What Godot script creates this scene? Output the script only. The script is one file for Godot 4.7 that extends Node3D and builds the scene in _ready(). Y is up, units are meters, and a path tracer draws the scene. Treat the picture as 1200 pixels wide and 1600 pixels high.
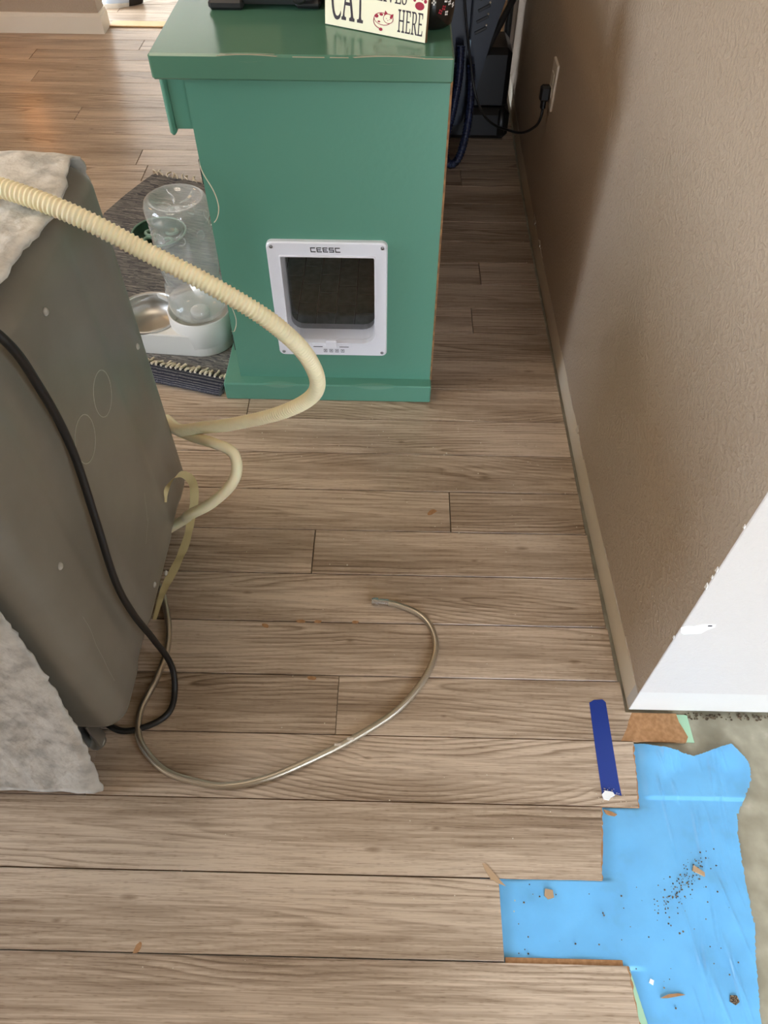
extends Node3D
# A laundry-side corridor with laminate floor under repair: a green cat cabinet, a dishwasher
# pulled out of its place, hoses, and the torn-up floor edge by the white wall end.

var M := {}                     # materials
var used := {}                  # names given so far
const ROW0 := -1.3166           # z of one plank seam
const ROWW := 0.12643           # plank width
const FT := 0.011               # top of the laminate

# ------------------------------------------------------------------ set-up
func _ready() -> void:
	make_camera()
	make_light()
	make_materials()
	build_shell()
	build_floor()
	build_cabinet()
	build_dishwasher()
	build_hoses()
	build_pet_corner()
	build_cabinet_top_things()
	build_shading_bookcase()
	build_vacuum_corner()
	build_torn_floor()
	build_far_room_things()
	build_debris()

func make_camera() -> void:
	var cam := Camera3D.new()
	cam.name = "camera"
	add_child(cam)
	cam.transform = Transform3D(Basis(Vector3(0.999768, 0.0049534, -0.020965), Vector3(-0.019486, 0.622883, -0.782072), Vector3(0.0091848, 0.782299, 0.622835)).orthonormalized(), Vector3(0, 1.42, 0))
	cam.fov = 69.694
	cam.near = 0.02
	cam.far = 60.0
	cam.current = true

func make_light() -> void:
	var we := WorldEnvironment.new()
	we.name = "environment"
	var env := Environment.new()
	env.background_mode = Environment.BG_SKY
	var sky := Sky.new()
	var sm := ProceduralSkyMaterial.new()      # bright overcast sky
	sm.sky_top_color = Color(0.86, 0.92, 1.0)
	sm.sky_horizon_color = Color(0.95, 0.97, 1.0)
	sm.ground_horizon_color = Color(0.62, 0.60, 0.56)
	sm.ground_bottom_color = Color(0.5, 0.48, 0.45)
	sm.sun_angle_max = 1.0
	sky.sky_material = sm
	env.sky = sky
	env.background_energy_multiplier = 15.0
	env.ambient_light_source = Environment.AMBIENT_SOURCE_SKY
	env.tonemap_mode = Environment.TONE_MAPPER_LINEAR
	env.tonemap_exposure = 1.25
	env.sdfgi_enabled = true
	env.ssao_enabled = true
	env.ssil_enabled = true
	we.environment = env
	add_child(we)
	# warm far ceiling lamp, then an added fill lamp; daylight comes through the window and the glass doors
	ceiling_lamp(Vector3(-2.5, 2.5, -3.2), rgb(255, 206, 146), 0.9, "round flush ceiling lamp with warm light over the far end of the room")
	ceiling_lamp(Vector3(-0.95, 2.5, -1.2), rgb(255, 234, 210), 0.85, "added unseen round ceiling lamp filling with soft light over the dishwasher")  # added lamp, unseen: brightens tops and floor from overhead

func ceiling_lamp(at: Vector3, color: Color, energy: float, label: String) -> void:
	var t := thing("ceiling_lamp", label, "ceiling lamp", at)
	var rim := new_st()
	lathe(rim, [Vector2(0.0, 0.0), Vector2(0.38, 0.0), Vector2(0.39, -0.015), Vector2(0.38, -0.03), Vector2(0.36, -0.03)], 40)
	part("rim", rim, plain(rgb(230, 228, 222), 0.4), t)
	var gl := new_st()
	lathe(gl, [Vector2(0.36, -0.03), Vector2(0.33, -0.04), Vector2(0.18, -0.05), Vector2(0.0, -0.052)], 40)
	var gm := plain(Color(1, 1, 1), 0.6)
	gm.emission_enabled = true
	gm.emission = color
	gm.emission_energy_multiplier = 1.5
	part("diffuser", gl, gm, t)
	var l := AreaLight3D.new()
	l.name = "lamp_light"
	l.area_size = Vector2(0.64, 0.64)
	l.light_color = color
	l.light_energy = energy
	l.shadow_enabled = true
	l.area_range = 14.0
	l.position = Vector3(0, -0.06, 0)
	l.rotation = Vector3(-PI / 2, 0, 0)
	t.add_child(l)

# ------------------------------------------------------------------ helpers
func numbered(called: String) -> String:
	if not used.has(called):
		used[called] = 0
		return called
	used[called] += 1
	return "%s_%03d" % [called, used[called]]

func new_st() -> SurfaceTool:
	var st := SurfaceTool.new()
	st.begin(Mesh.PRIMITIVE_TRIANGLES)
	return st

func mesh_of(st: SurfaceTool) -> ArrayMesh:
	st.generate_normals()
	return st.commit()

func put(called: String, mesh: Mesh, mat: Material, parent: Node = self) -> MeshInstance3D:
	var o := MeshInstance3D.new()
	o.name = numbered(called) if parent == self else called
	o.mesh = mesh
	o.material_override = mat
	parent.add_child(o, true)
	return o

func part(called: String, st: SurfaceTool, mat: Material, parent: Node) -> MeshInstance3D:
	return put(called, mesh_of(st), mat, parent)

func thing(called: String, label: String, category: String, at := Vector3.ZERO, group := "") -> Node3D:
	var o := Node3D.new()
	o.name = numbered(called)
	add_child(o)
	o.position = at
	tag(o, label, category, group)
	return o

func tag(o: Node, label: String, category: String, group := "") -> void:
	o.set_meta("label", label)
	o.set_meta("category", category)
	if group != "":
		o.set_meta("group", group)

func structure(called: String, st: SurfaceTool, mat: Material, label := "", category := "") -> MeshInstance3D:
	var o := part(called, st, mat, self)
	o.set_meta("kind", "structure")
	if label != "":
		o.set_meta("label", label)
		o.set_meta("category", category)
	return o

func tri(st: SurfaceTool, a: Vector3, b: Vector3, c: Vector3, ua := Vector2.ZERO, ub := Vector2.ZERO, uc := Vector2.ZERO) -> void:
	st.set_uv(ua); st.add_vertex(a)
	st.set_uv(ub); st.add_vertex(b)
	st.set_uv(uc); st.add_vertex(c)

func quad(st: SurfaceTool, a: Vector3, b: Vector3, c: Vector3, d: Vector3, ua := Vector2(0, 0), ub := Vector2(1, 0), uc := Vector2(1, 1), ud := Vector2(0, 1)) -> void:
	tri(st, a, b, c, ua, ub, uc)
	tri(st, a, c, d, ua, uc, ud)

# a box with chamfered edges, between two corners
func cbox(st: SurfaceTool, lo: Vector3, hi: Vector3, bev := 0.0, xf := Transform3D.IDENTITY) -> void:
	st.set_smooth_group(-1)
	var c := (lo + hi) * 0.5
	var h := (hi - lo) * 0.5
	var b: float = min(bev, min(h.x, min(h.y, h.z)) * 0.95)
	var ax := [Vector3(1, 0, 0), Vector3(0, 1, 0), Vector3(0, 0, 1)]
	for i in 3:
		for s in [-1.0, 1.0]:
			var n: Vector3 = ax[i] * s
			var u: Vector3 = ax[(i + 1) % 3]
			var v: Vector3 = ax[(i + 2) % 3]
			var hu: float = h.dot(u) - b
			var hv: float = h.dot(v) - b
			var o: Vector3 = c + n * h[i]
			var q := [o - u * hu - v * hv, o + u * hu - v * hv, o + u * hu + v * hv, o - u * hu + v * hv]
			if s > 0:
				q.reverse()
			quad(st, xf * q[0], xf * q[1], xf * q[2], xf * q[3])
	if b <= 0.0:
		return
	for i in 3:                                   # edges along axis i
		var w: Vector3 = ax[i]
		var u: Vector3 = ax[(i + 1) % 3]
		var v: Vector3 = ax[(i + 2) % 3]
		for su in [-1.0, 1.0]:
			for sv in [-1.0, 1.0]:
				var e := w * (h[i] - b)
				var p: Vector3 = c + u * su * h.dot(u) + v * sv * (h.dot(v) - b)
				var r: Vector3 = c + u * su * (h.dot(u) - b) + v * sv * h.dot(v)
				if su * sv > 0:
					quad(st, xf * (p - e), xf * (p + e), xf * (r + e), xf * (r - e))
				else:
					quad(st, xf * (r - e), xf * (r + e), xf * (p + e), xf * (p - e))
	for sx in [-1.0, 1.0]:
		for sy in [-1.0, 1.0]:
			for sz in [-1.0, 1.0]:
				var a := c + Vector3(sx * h.x, sy * (h.y - b), sz * (h.z - b))
				var d := c + Vector3(sx * (h.x - b), sy * h.y, sz * (h.z - b))
				var e := c + Vector3(sx * (h.x - b), sy * (h.y - b), sz * h.z)
				if sx * sy * sz > 0:
					tri(st, xf * a, xf * e, xf * d)
				else:
					tri(st, xf * a, xf * d, xf * e)

func box_part(called: String, lo: Vector3, hi: Vector3, bev: float, mat: Material, parent: Node) -> MeshInstance3D:
	var st := new_st()
	cbox(st, lo, hi, bev)
	return part(called, st, mat, parent)

# an outline in x and z, pulled up from y0 to y1; uv is a function from a point to a Vector2
func prism(st: SurfaceTool, poly: PackedVector2Array, y0: float, y1: float, uv = null) -> void:
	st.set_smooth_group(-1)
	var p := poly
	if Geometry2D.is_polygon_clockwise(p):
		p.reverse()
	var idx := Geometry2D.triangulate_polygon(p)
	var at := func(q: Vector2) -> Vector2: return uv.call(q) if uv != null else q
	for k in range(0, idx.size(), 3):
		var a := p[idx[k]]
		var b := p[idx[k + 1]]
		var c := p[idx[k + 2]]
		if (b - a).cross(c - a) < 0:
			var t := b
			b = c
			c = t
		tri(st, Vector3(a.x, y1, a.y), Vector3(b.x, y1, b.y), Vector3(c.x, y1, c.y), at.call(a), at.call(b), at.call(c))
		tri(st, Vector3(a.x, y0, a.y), Vector3(c.x, y0, c.y), Vector3(b.x, y0, b.y), at.call(a), at.call(c), at.call(b))
	for k in p.size():
		var a := p[k]
		var b := p[(k + 1) % p.size()]
		quad(st, Vector3(a.x, y1, a.y), Vector3(a.x, y0, a.y), Vector3(b.x, y0, b.y), Vector3(b.x, y1, b.y), at.call(a), at.call(a), at.call(b), at.call(b))

# the same outline stood upright: xf lays it anywhere
func slab(st: SurfaceTool, poly: PackedVector2Array, depth: float, xf: Transform3D) -> void:
	st.set_smooth_group(-1)
	var p := poly
	if Geometry2D.is_polygon_clockwise(p):
		p.reverse()
	var idx := Geometry2D.triangulate_polygon(p)
	var f := func(q: Vector2, z: float) -> Vector3: return xf * Vector3(q.x, q.y, z)
	for k in range(0, idx.size(), 3):
		var a := p[idx[k]]
		var b := p[idx[k + 1]]
		var c := p[idx[k + 2]]
		if (b - a).cross(c - a) < 0:
			var t := b
			b = c
			c = t
		tri(st, f.call(a, depth), f.call(c, depth), f.call(b, depth), a, c, b)
		tri(st, f.call(a, 0.0), f.call(b, 0.0), f.call(c, 0.0), a, b, c)
	for k in p.size():
		var a := p[k]
		var b := p[(k + 1) % p.size()]
		quad(st, f.call(a, 0.0), f.call(a, depth), f.call(b, depth), f.call(b, 0.0))

func round_rect(x0: float, y0: float, x1: float, y1: float, radii: Array, n := 5) -> PackedVector2Array:
	var out := PackedVector2Array()            # from the corner x0,y0, counter-clockwise
	var cs := [Vector2(x0, y0), Vector2(x1, y0), Vector2(x1, y1), Vector2(x0, y1)]
	var sg := [Vector2(1, 1), Vector2(-1, 1), Vector2(-1, -1), Vector2(1, -1)]
	for k in 4:
		var r: float = radii[k]
		var c: Vector2 = cs[k] + sg[k] * r
		for j in n + 1:
			var a := PI + k * PI / 2 + j * PI / 2 / n
			out.append(c + Vector2(cos(a), sin(a)) * r)
	return out

# a flat ring between two outlines with the same number of points, with its inner and outer sides
func ring_slab(st: SurfaceTool, outer: PackedVector2Array, inner: PackedVector2Array, depth: float, xf: Transform3D, bev := 0.0) -> void:
	st.set_smooth_group(-1)
	var n := outer.size()
	var co := Vector2.ZERO
	for q in outer:
		co += q / n
	for k in n:
		var j := (k + 1) % n
		var o0 := outer[k]
		var o1 := outer[j]
		var i0 := inner[k]
		var i1 := inner[j]
		var s0 := o0 - (o0 - co).normalized() * bev
		var s1 := o1 - (o1 - co).normalized() * bev
		quad(st, xf * Vector3(s0.x, s0.y, depth), xf * Vector3(i0.x, i0.y, depth), xf * Vector3(i1.x, i1.y, depth), xf * Vector3(s1.x, s1.y, depth))
		quad(st, xf * Vector3(o0.x, o0.y, depth - bev), xf * Vector3(s0.x, s0.y, depth), xf * Vector3(s1.x, s1.y, depth), xf * Vector3(o1.x, o1.y, depth - bev))
		quad(st, xf * Vector3(o0.x, o0.y, 0), xf * Vector3(o0.x, o0.y, depth - bev), xf * Vector3(o1.x, o1.y, depth - bev), xf * Vector3(o1.x, o1.y, 0))
		quad(st, xf * Vector3(i0.x, i0.y, depth), xf * Vector3(i0.x, i0.y, 0), xf * Vector3(i1.x, i1.y, 0), xf * Vector3(i1.x, i1.y, depth))
		quad(st, xf * Vector3(i0.x, i0.y, 0), xf * Vector3(o0.x, o0.y, 0), xf * Vector3(o1.x, o1.y, 0), xf * Vector3(i1.x, i1.y, 0))

# a profile of (radius, height) pairs turned about y
func lathe(st: SurfaceTool, prof: Array, segs: int, at := Vector3.ZERO, smooth := true) -> void:
	st.set_smooth_group(0 if smooth else -1)
	for k in prof.size() - 1:
		var a: Vector2 = prof[k]
		var b: Vector2 = prof[k + 1]
		for j in segs:
			var t0 := TAU * j / segs
			var t1 := TAU * (j + 1) / segs
			var p0 := at + Vector3(a.x * cos(t0), a.y, a.x * sin(t0))
			var p1 := at + Vector3(a.x * cos(t1), a.y, a.x * sin(t1))
			var q0 := at + Vector3(b.x * cos(t0), b.y, b.x * sin(t0))
			var q1 := at + Vector3(b.x * cos(t1), b.y, b.x * sin(t1))
			var u0 := float(j) / segs
			var u1 := float(j + 1) / segs
			if a.x > 1e-6:
				tri(st, p0, q1, p1, Vector2(u0, a.y), Vector2(u1, b.y), Vector2(u1, a.y))
			if b.x > 1e-6:
				tri(st, p0, q0, q1, Vector2(u0, a.y), Vector2(u0, b.y), Vector2(u1, b.y))

# points through which a smooth line runs, resampled every step metres
func smooth_line(pts: Array, step: float) -> PackedVector3Array:
	var cv := Curve3D.new()
	cv.bake_interval = step
	for k in pts.size():
		var p: Vector3 = pts[k]
		var a: Vector3 = pts[max(k - 1, 0)]
		var b: Vector3 = pts[min(k + 1, pts.size() - 1)]
		var t := (b - a) * 0.5
		var la := (p - a).length()
		var lb := (b - p).length()
		var d := t.normalized()
		cv.add_point(p, -d * la / 3.0, d * lb / 3.0)
	return cv.get_baked_points()

# a tube along a line; radius is a function of the length run
func tube(st: SurfaceTool, line: PackedVector3Array, radius: Callable, sides := 12, caps := true) -> void:
	st.set_smooth_group(0)
	var n := line.size()
	var run := 0.0
	var up := Vector3.UP
	var rings := []
	var lens := []
	var prev_d := Vector3.ZERO
	var u := Vector3.ZERO
	for k in n:
		var d := (line[min(k + 1, n - 1)] - line[max(k - 1, 0)]).normalized()
		if k == 0:
			if abs(d.dot(up)) > 0.9:
				up = Vector3.RIGHT
			u = d.cross(up).normalized()
		else:
			run += (line[k] - line[k - 1]).length()
			u = (u - d * u.dot(d)).normalized()
		var v := d.cross(u)
		var r: float = radius.call(run)
		var ring := PackedVector3Array()
		for j in sides + 1:
			var a := TAU * j / sides
			ring.append(line[k] + (u * cos(a) + v * sin(a)) * r)
		rings.append(ring)
		lens.append(run)
		prev_d = d
	for k in n - 1:
		var A: PackedVector3Array = rings[k]
		var B: PackedVector3Array = rings[k + 1]
		for j in sides:
			var u0 := float(j) / sides
			var u1 := float(j + 1) / sides
			quad(st, A[j], A[j + 1], B[j + 1], B[j], Vector2(u0, lens[k]), Vector2(u1, lens[k]), Vector2(u1, lens[k + 1]), Vector2(u0, lens[k + 1]))
	if caps:
		st.set_smooth_group(-1)
		for e in [0, n - 1]:
			var R: PackedVector3Array = rings[e]
			for j in sides:
				if e == 0:
					tri(st, line[e], R[j + 1], R[j])
				else:
					tri(st, line[e], R[j], R[j + 1])

func tube_part(called: String, pts: Array, r: float, mat: Material, parent: Node, sides := 12, step := 0.01) -> MeshInstance3D:
	var st := new_st()
	tube(st, smooth_line(pts, step), func(_l): return r, sides)
	return part(called, st, mat, parent)

# a sheet: f(u, v) gives the point, with u and v from 0 to 1
func sheet(st: SurfaceTool, f: Callable, nu: int, nv: int, smooth := true) -> void:
	st.set_smooth_group(0 if smooth else -1)
	var P := []
	for i in nu + 1:
		var row := PackedVector3Array()
		for j in nv + 1:
			row.append(f.call(float(i) / nu, float(j) / nv))
		P.append(row)
	for i in nu:
		for j in nv:
			var u0 := float(i) / nu
			var u1 := float(i + 1) / nu
			var v0 := float(j) / nv
			var v1 := float(j + 1) / nv
			quad(st, P[i][j], P[i + 1][j], P[i + 1][j + 1], P[i][j + 1], Vector2(u0, v0), Vector2(u1, v0), Vector2(u1, v1), Vector2(u0, v1))

func along(table: Array, t: float) -> float:      # piecewise-linear look-up of [[t, value], ...]
	if t <= table[0][0]:
		return table[0][1]
	for k in table.size() - 1:
		if t <= table[k + 1][0]:
			return lerp(float(table[k][1]), float(table[k + 1][1]), (t - table[k][0]) / (table[k + 1][0] - table[k][0]))
	return table[-1][1]

# ------------------------------------------------------------------ materials
func plain(c: Color, rough := 0.6, metal := 0.0) -> StandardMaterial3D:
	var m := StandardMaterial3D.new()
	m.albedo_color = c
	m.roughness = rough
	m.metallic = metal
	return m

func rgb(r: float, g: float, b: float) -> Color:
	return Color(r / 255.0, g / 255.0, b / 255.0)

func noise(sd: int, freq: float, oct := 3, kind := FastNoiseLite.TYPE_SIMPLEX_SMOOTH) -> FastNoiseLite:
	var n := FastNoiseLite.new()
	n.seed = sd
	n.noise_type = kind
	n.frequency = freq
	n.fractal_octaves = oct
	n.fractal_type = FastNoiseLite.FRACTAL_FBM if oct > 1 else FastNoiseLite.FRACTAL_NONE
	return n

# smooth random bytes w by h whose blobs are about sx by sy pixels
func blobs(rng: RandomNumberGenerator, w: int, h: int, sx: float, sy: float) -> PackedByteArray:
	var cw := maxi(2, int(w / sx)) + 1
	var ch := maxi(2, int(h / sy)) + 1
	var raw := PackedByteArray()
	raw.resize(cw * ch)
	for k in raw.size():
		raw[k] = rng.randi_range(0, 255)
	var im := Image.create_from_data(cw, ch, false, Image.FORMAT_L8, raw)
	im.resize(w, h, Image.INTERPOLATE_CUBIC)
	return im.get_data()

# oak plank decor: rings of a flat-sawn board, streaks, pores and patches of tone
func oak(sd: int) -> ImageTexture:
	var w := 1536
	var h := 160
	var rng := RandomNumberGenerator.new()
	rng.seed = sd * 7 + 3
	var big := blobs(rng, w, h, 420, 60)
	var med := blobs(rng, w, h, 150, 7)
	var fine := blobs(rng, w, h, 60, 1.6)
	var tick := blobs(rng, w, h, 15, 1.0)
	var wp := blobs(rng, w, h, 260, 36)
	var wp2 := blobs(rng, w, h, 90, 14)
	var mask := blobs(rng, w, h, 500, 90)
	var dl := blobs(rng, w, 4, 420, 4)
	var cl := blobs(rng, w, 4, 700, 4)
	var cv := rng.randf_range(0.05, 0.95)
	var slope := rng.randf_range(0.008, 0.03) * (1.0 if rng.randf() < 0.5 else -1.0)
	var d0 := rng.randf_range(-0.012, 0.03)
	var tone := rng.randf_range(-0.03, 0.03)
	var knots := []
	for k in rng.randi_range(0, 2):
		knots.append(Vector3(rng.randf_range(80, w - 80), rng.randf_range(25, h - 25), rng.randf_range(4, 9)))
	var out := PackedByteArray()
	out.resize(w * h * 3)
	var light := Vector3(0.785, 0.70, 0.603)
	var dark := Vector3(0.47, 0.385, 0.30)
	for x in w:
		var d: float = d0 + slope * x * 1.25 / w + (dl[x] / 255.0 - 0.5) * 0.02
		var c: float = cv + (cl[x] / 255.0 - 0.5) * 0.5
		var near := []
		for kn in knots:
			if abs(x - kn.x) < 130:
				near.append(kn)
		for y in h:
			var i := y * w + x
			var v := (float(y) / h - c) * 0.126
			var r := sqrt(v * v + d * d)
			var kd := 0.0
			for kn in near:
				var dx: float = (x - kn.x) * 0.4
				var dy: float = y - kn.y
				var q := sqrt(dx * dx + dy * dy)
				r += 0.010 * exp(-q / 16.0)
				if q < kn.z:
					kd = max(kd, (1.0 - q / kn.z) * 0.6)
			var ph := r / 0.0095 + (wp[i] / 255.0 - 0.5) * 1.1 + (wp2[i] / 255.0 - 0.5) * 0.35
			var fr: float = ph - floor(ph)
			var ring: float = pow(fr / 0.85, 3.0) if fr < 0.85 else (1.0 - fr) / 0.15     # slow rise, quick fall: early and late wood
			var t := 0.245 + (big[i] / 255.0 - 0.5) * 0.5 + (med[i] / 255.0 - 0.5) * 0.36 + (fine[i] / 255.0 - 0.5) * 0.40
			t += ring * 0.6 * clampf(0.55 + (mask[i] / 255.0 - 0.5) * 1.6, 0.0, 1.2) + kd
			var tk := tick[i] / 255.0
			if tk < 0.28:
				t += (0.28 - tk) * 1.1
			t = clampf(t, 0.0, 1.15)
			var col := light.lerp(dark, t) + Vector3.ONE * tone
			out[i * 3] = int(clampf(col.x, 0, 1) * 255)
			out[i * 3 + 1] = int(clampf(col.y, 0, 1) * 255)
			out[i * 3 + 2] = int(clampf(col.z, 0, 1) * 255)
	var im := Image.create_from_data(w, h, false, Image.FORMAT_RGB8, out)
	im.generate_mipmaps()
	return ImageTexture.create_from_image(im)

func ramp_texture(n: FastNoiseLite, size: int, stops: Array, seamless := true) -> NoiseTexture2D:
	var t := NoiseTexture2D.new()
	t.noise = n
	t.width = size
	t.height = size
	t.seamless = seamless
	var g := Gradient.new()
	var offs := PackedFloat32Array()
	var cols := PackedColorArray()
	for s in stops:
		offs.append(s[0])
		cols.append(s[1])
	g.offsets = offs
	g.colors = cols
	t.color_ramp = g
	return t

func bump_texture(n: FastNoiseLite, size: int, strength: float) -> NoiseTexture2D:
	var t := NoiseTexture2D.new()
	t.noise = n
	t.width = size
	t.height = size
	t.seamless = true
	t.as_normal_map = true
	t.bump_strength = strength
	return t

func triplanar(m: StandardMaterial3D, per_metre: float) -> StandardMaterial3D:
	m.uv1_triplanar = true
	m.uv1_world_triplanar = true
	m.uv1_scale = Vector3.ONE * per_metre
	return m

func with_bump(m: StandardMaterial3D, n: FastNoiseLite, size: int, strength: float, per_metre: float, amount := 1.0) -> StandardMaterial3D:
	m.normal_enabled = true
	m.normal_texture = bump_texture(n, size, strength)
	m.normal_scale = amount
	return triplanar(m, per_metre)

func clear(c: Color, alpha: float, rough := 0.05) -> StandardMaterial3D:
	var m := plain(Color(c.r, c.g, c.b, alpha), rough)
	m.transparency = BaseMaterial3D.TRANSPARENCY_ALPHA
	return m

func make_materials() -> void:
	var planks := []
	for k in 12:
		var m := StandardMaterial3D.new()
		m.albedo_texture = oak(100 + k * 17)
		m.roughness = 0.31
		planks.append(m)
	M.planks = planks
	M.core = triplanar(plain(Color.WHITE, 0.9), 6.0)
	M.core.albedo_texture = ramp_texture(noise(5, 0.05, 4), 256, [[0.2, rgb(156, 114, 74)], [0.8, rgb(178, 134, 92)]])
	# knock-down drywall texture under taupe paint
	var kd := noise(11, 0.035, 4)
	kd.fractal_type = FastNoiseLite.FRACTAL_RIDGED
	M.taupe = with_bump(plain(rgb(182, 166, 146), 0.5), kd, 512, 5.0, 2.6, 0.6)
	M.taupe_strip = with_bump(plain(rgb(224, 212, 190), 0.55), noise(12, 0.02, 3), 256, 2.0, 3.0, 0.5)
	M.white_wall = with_bump(plain(rgb(200, 193, 185), 0.5), kd, 512, 4.0, 2.6, 0.35)
	M.white_strip = with_bump(plain(rgb(208, 204, 196), 0.6), noise(13, 0.03, 3), 256, 2.0, 4.0, 0.4)
	M.bare_plaster = plain(rgb(246, 245, 240), 0.8)
	M.sheer = plain(rgb(238, 236, 230), 0.9)
	M.sheer.backlight_enabled = true
	M.sheer.backlight = Color(0.55, 0.55, 0.53)
	M.sheer.cull_mode = BaseMaterial3D.CULL_DISABLED
	M.ceiling = plain(rgb(225, 220, 212), 0.9)
	M.trim_white = plain(rgb(238, 230, 214), 0.4)
	M.caulk = plain(rgb(208, 196, 178), 0.6)
	M.grime = triplanar(plain(Color.WHITE, 0.95), 14.0)
	M.grime.albedo_texture = ramp_texture(noise(15, 0.09, 4), 256, [[0.3, rgb(48, 38, 28)], [0.6, rgb(112, 92, 70)], [0.8, rgb(168, 150, 122)]])
	M.concrete = triplanar(plain(Color.WHITE, 0.4), 0.6)
	M.concrete.albedo_texture = ramp_texture(noise(17, 0.022, 5), 1024, [[0.2, rgb(148, 141, 120)], [0.5, rgb(162, 155, 133)], [0.75, rgb(174, 167, 145)], [0.88, rgb(190, 183, 162)]])
	M.concrete.normal_enabled = true
	M.concrete.normal_texture = bump_texture(noise(18, 0.015, 4), 512, 3.0)
	M.concrete.normal_scale = 0.25
	M.threshold = plain(rgb(206, 168, 118), 0.5)
	# green furniture paint
	var brush := noise(21, 0.03, 3)
	M.green = with_bump(plain(rgb(88, 140, 119), 0.36), brush, 256, 1.5, 5.0, 0.25)
	M.green_top = with_bump(plain(rgb(80, 122, 100), 0.2), brush, 256, 1.5, 5.0, 0.06)
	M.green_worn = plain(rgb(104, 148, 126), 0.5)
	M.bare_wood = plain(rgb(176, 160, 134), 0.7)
	M.hardboard = triplanar(plain(Color.WHITE, 0.8), 5.0)
	M.hardboard.albedo_texture = ramp_texture(noise(24, 0.06, 3), 128, [[0.3, rgb(120, 82, 50)], [0.7, rgb(152, 108, 68)]])
	M.mat_tile = triplanar(plain(Color.WHITE, 0.6), 4.0)
	M.mat_tile.albedo_texture = ramp_texture(noise(25, 0.03, 4), 256, [[0.25, rgb(124, 144, 134)], [0.75, rgb(146, 166, 154)]])
	M.mat_joint = plain(rgb(34, 36, 34), 0.9)
	M.white_plastic = plain(rgb(224, 224, 228), 0.35)
	M.base_plastic = plain(rgb(214, 212, 204), 0.4)
	M.smoke_pane = clear(rgb(40, 46, 43), 0.18, 0.04)
	M.ink = plain(rgb(22, 22, 24), 0.6)
	M.ink_grey = plain(rgb(110, 110, 116), 0.6)
	M.steel = plain(rgb(196, 194, 190), 0.25, 1.0)
	M.screw = plain(rgb(140, 140, 142), 0.35, 1.0)
	M.galvanised = plain(rgb(176, 176, 170), 0.35, 0.9)
	M.black = plain(rgb(20, 20, 22), 0.4)
	M.cord = plain(rgb(30, 29, 28), 0.45)
	M.dark = plain(rgb(40, 38, 36), 0.8)
	# dishwasher
	M.tub = triplanar(plain(Color.WHITE, 0.33), 1.3)
	M.tub.albedo_texture = ramp_texture(noise(31, 0.006, 5), 512, [[0.2, rgb(122, 116, 104)], [0.8, rgb(132, 126, 114)]])
	M.tub_scuff = plain(rgb(176, 172, 160), 0.5)
	M.felt = triplanar(plain(Color.WHITE, 1.0), 2.2)
	M.felt.albedo_texture = ramp_texture(noise(33, 0.016, 6), 512, [[0.2, rgb(172, 170, 162)], [0.45, rgb(204, 201, 192)], [0.75, rgb(220, 217, 208)]])
	M.felt.normal_enabled = true
	M.felt.normal_texture = bump_texture(noise(34, 0.04, 5), 512, 3.0)
	M.masking = plain(rgb(206, 190, 140), 0.6)
	M.masking.backlight_enabled = true
	M.masking.backlight = Color(0.25, 0.22, 0.14)
	M.hose = plain(rgb(240, 229, 190), 0.42)
	M.hose.subsurf_scatter_enabled = true
	M.hose.subsurf_scatter_strength = 0.1
	# braided steel hose
	var br := Image.create(64, 64, false, Image.FORMAT_RGB8)
	for x in 64:
		for y in 64:
			var a := ((x + y) / 4) % 4
			var b := ((x - y + 128) / 4) % 4
			var over: bool = ((x / 8) + (y / 8)) % 2 == 0
			var k: float = (0.5 + 0.16 * a) if over else (0.46 + 0.17 * b)
			if (a == 0 and over) or (b == 0 and not over):
				k = 0.34
			br.set_pixel(x, y, Color(0.55 * k + 0.36, 0.53 * k + 0.34, 0.49 * k + 0.30))
	M.braid = plain(Color.WHITE, 0.34, 0.9)
	M.braid.albedo_texture = ImageTexture.create_from_image(br)
	M.braid.uv1_scale = Vector3(2, 100, 1)
	# rug: weft-faced weave of navy, grey and white yarn
	var rw := 512
	var ri := Image.create(rw, rw, false, Image.FORMAT_RGB8)
	var rrng := RandomNumberGenerator.new()
	rrng.seed = 77
	for y in rw:
		var x := 0
		while x < rw:
			var L := rrng.randi_range(6, 40)
			var t := rrng.randf()
			var c := rgb(92, 88, 84) if t < 0.4 else (rgb(112, 107, 101) if t < 0.78 else (rgb(142, 135, 126) if t < 0.92 else rgb(50, 50, 56)))
			ri.fill_rect(Rect2i(x, y, L, 1), c)
			x += L
	M.rug = plain(Color.WHITE, 0.95)
	M.rug.albedo_texture = ImageTexture.create_from_image(ri)
	var rf := Image.create(256, 64, false, Image.FORMAT_RGB8)
	for x in 256:
		for y in 64:
			var on: bool = (x % 6 < 2) and (y % 9 < 5) and rrng.randf() < 0.8
			rf.set_pixel(x, y, rgb(176, 174, 170) if on else rgb(26, 28, 44))
	M.rug_underside = plain(Color.WHITE, 0.95)
	M.rug_underside.albedo_texture = ImageTexture.create_from_image(rf)
	M.yarn = plain(rgb(214, 202, 178), 0.95)
	M.bottle = clear(rgb(226, 228, 222), 0.2, 0.06)
	M.water = clear(rgb(226, 232, 230), 0.14, 0.03)
	M.green_glaze = plain(rgb(40, 66, 52), 0.15)
	M.green_glaze_rim = plain(rgb(120, 150, 130), 0.2)
	# things on the cabinet
	M.cream = plain(rgb(240, 236, 206), 0.55)
	M.board_edge = plain(rgb(122, 92, 62), 0.7)
	M.letter = plain(rgb(58, 50, 56), 0.7)
	M.red = plain(rgb(156, 26, 54), 0.6)
	M.case = plain(rgb(70, 70, 70), 0.45)
	M.case_dark = plain(rgb(34, 34, 35), 0.5)
	M.case_panel = plain(rgb(122, 118, 92), 0.5)
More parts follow.
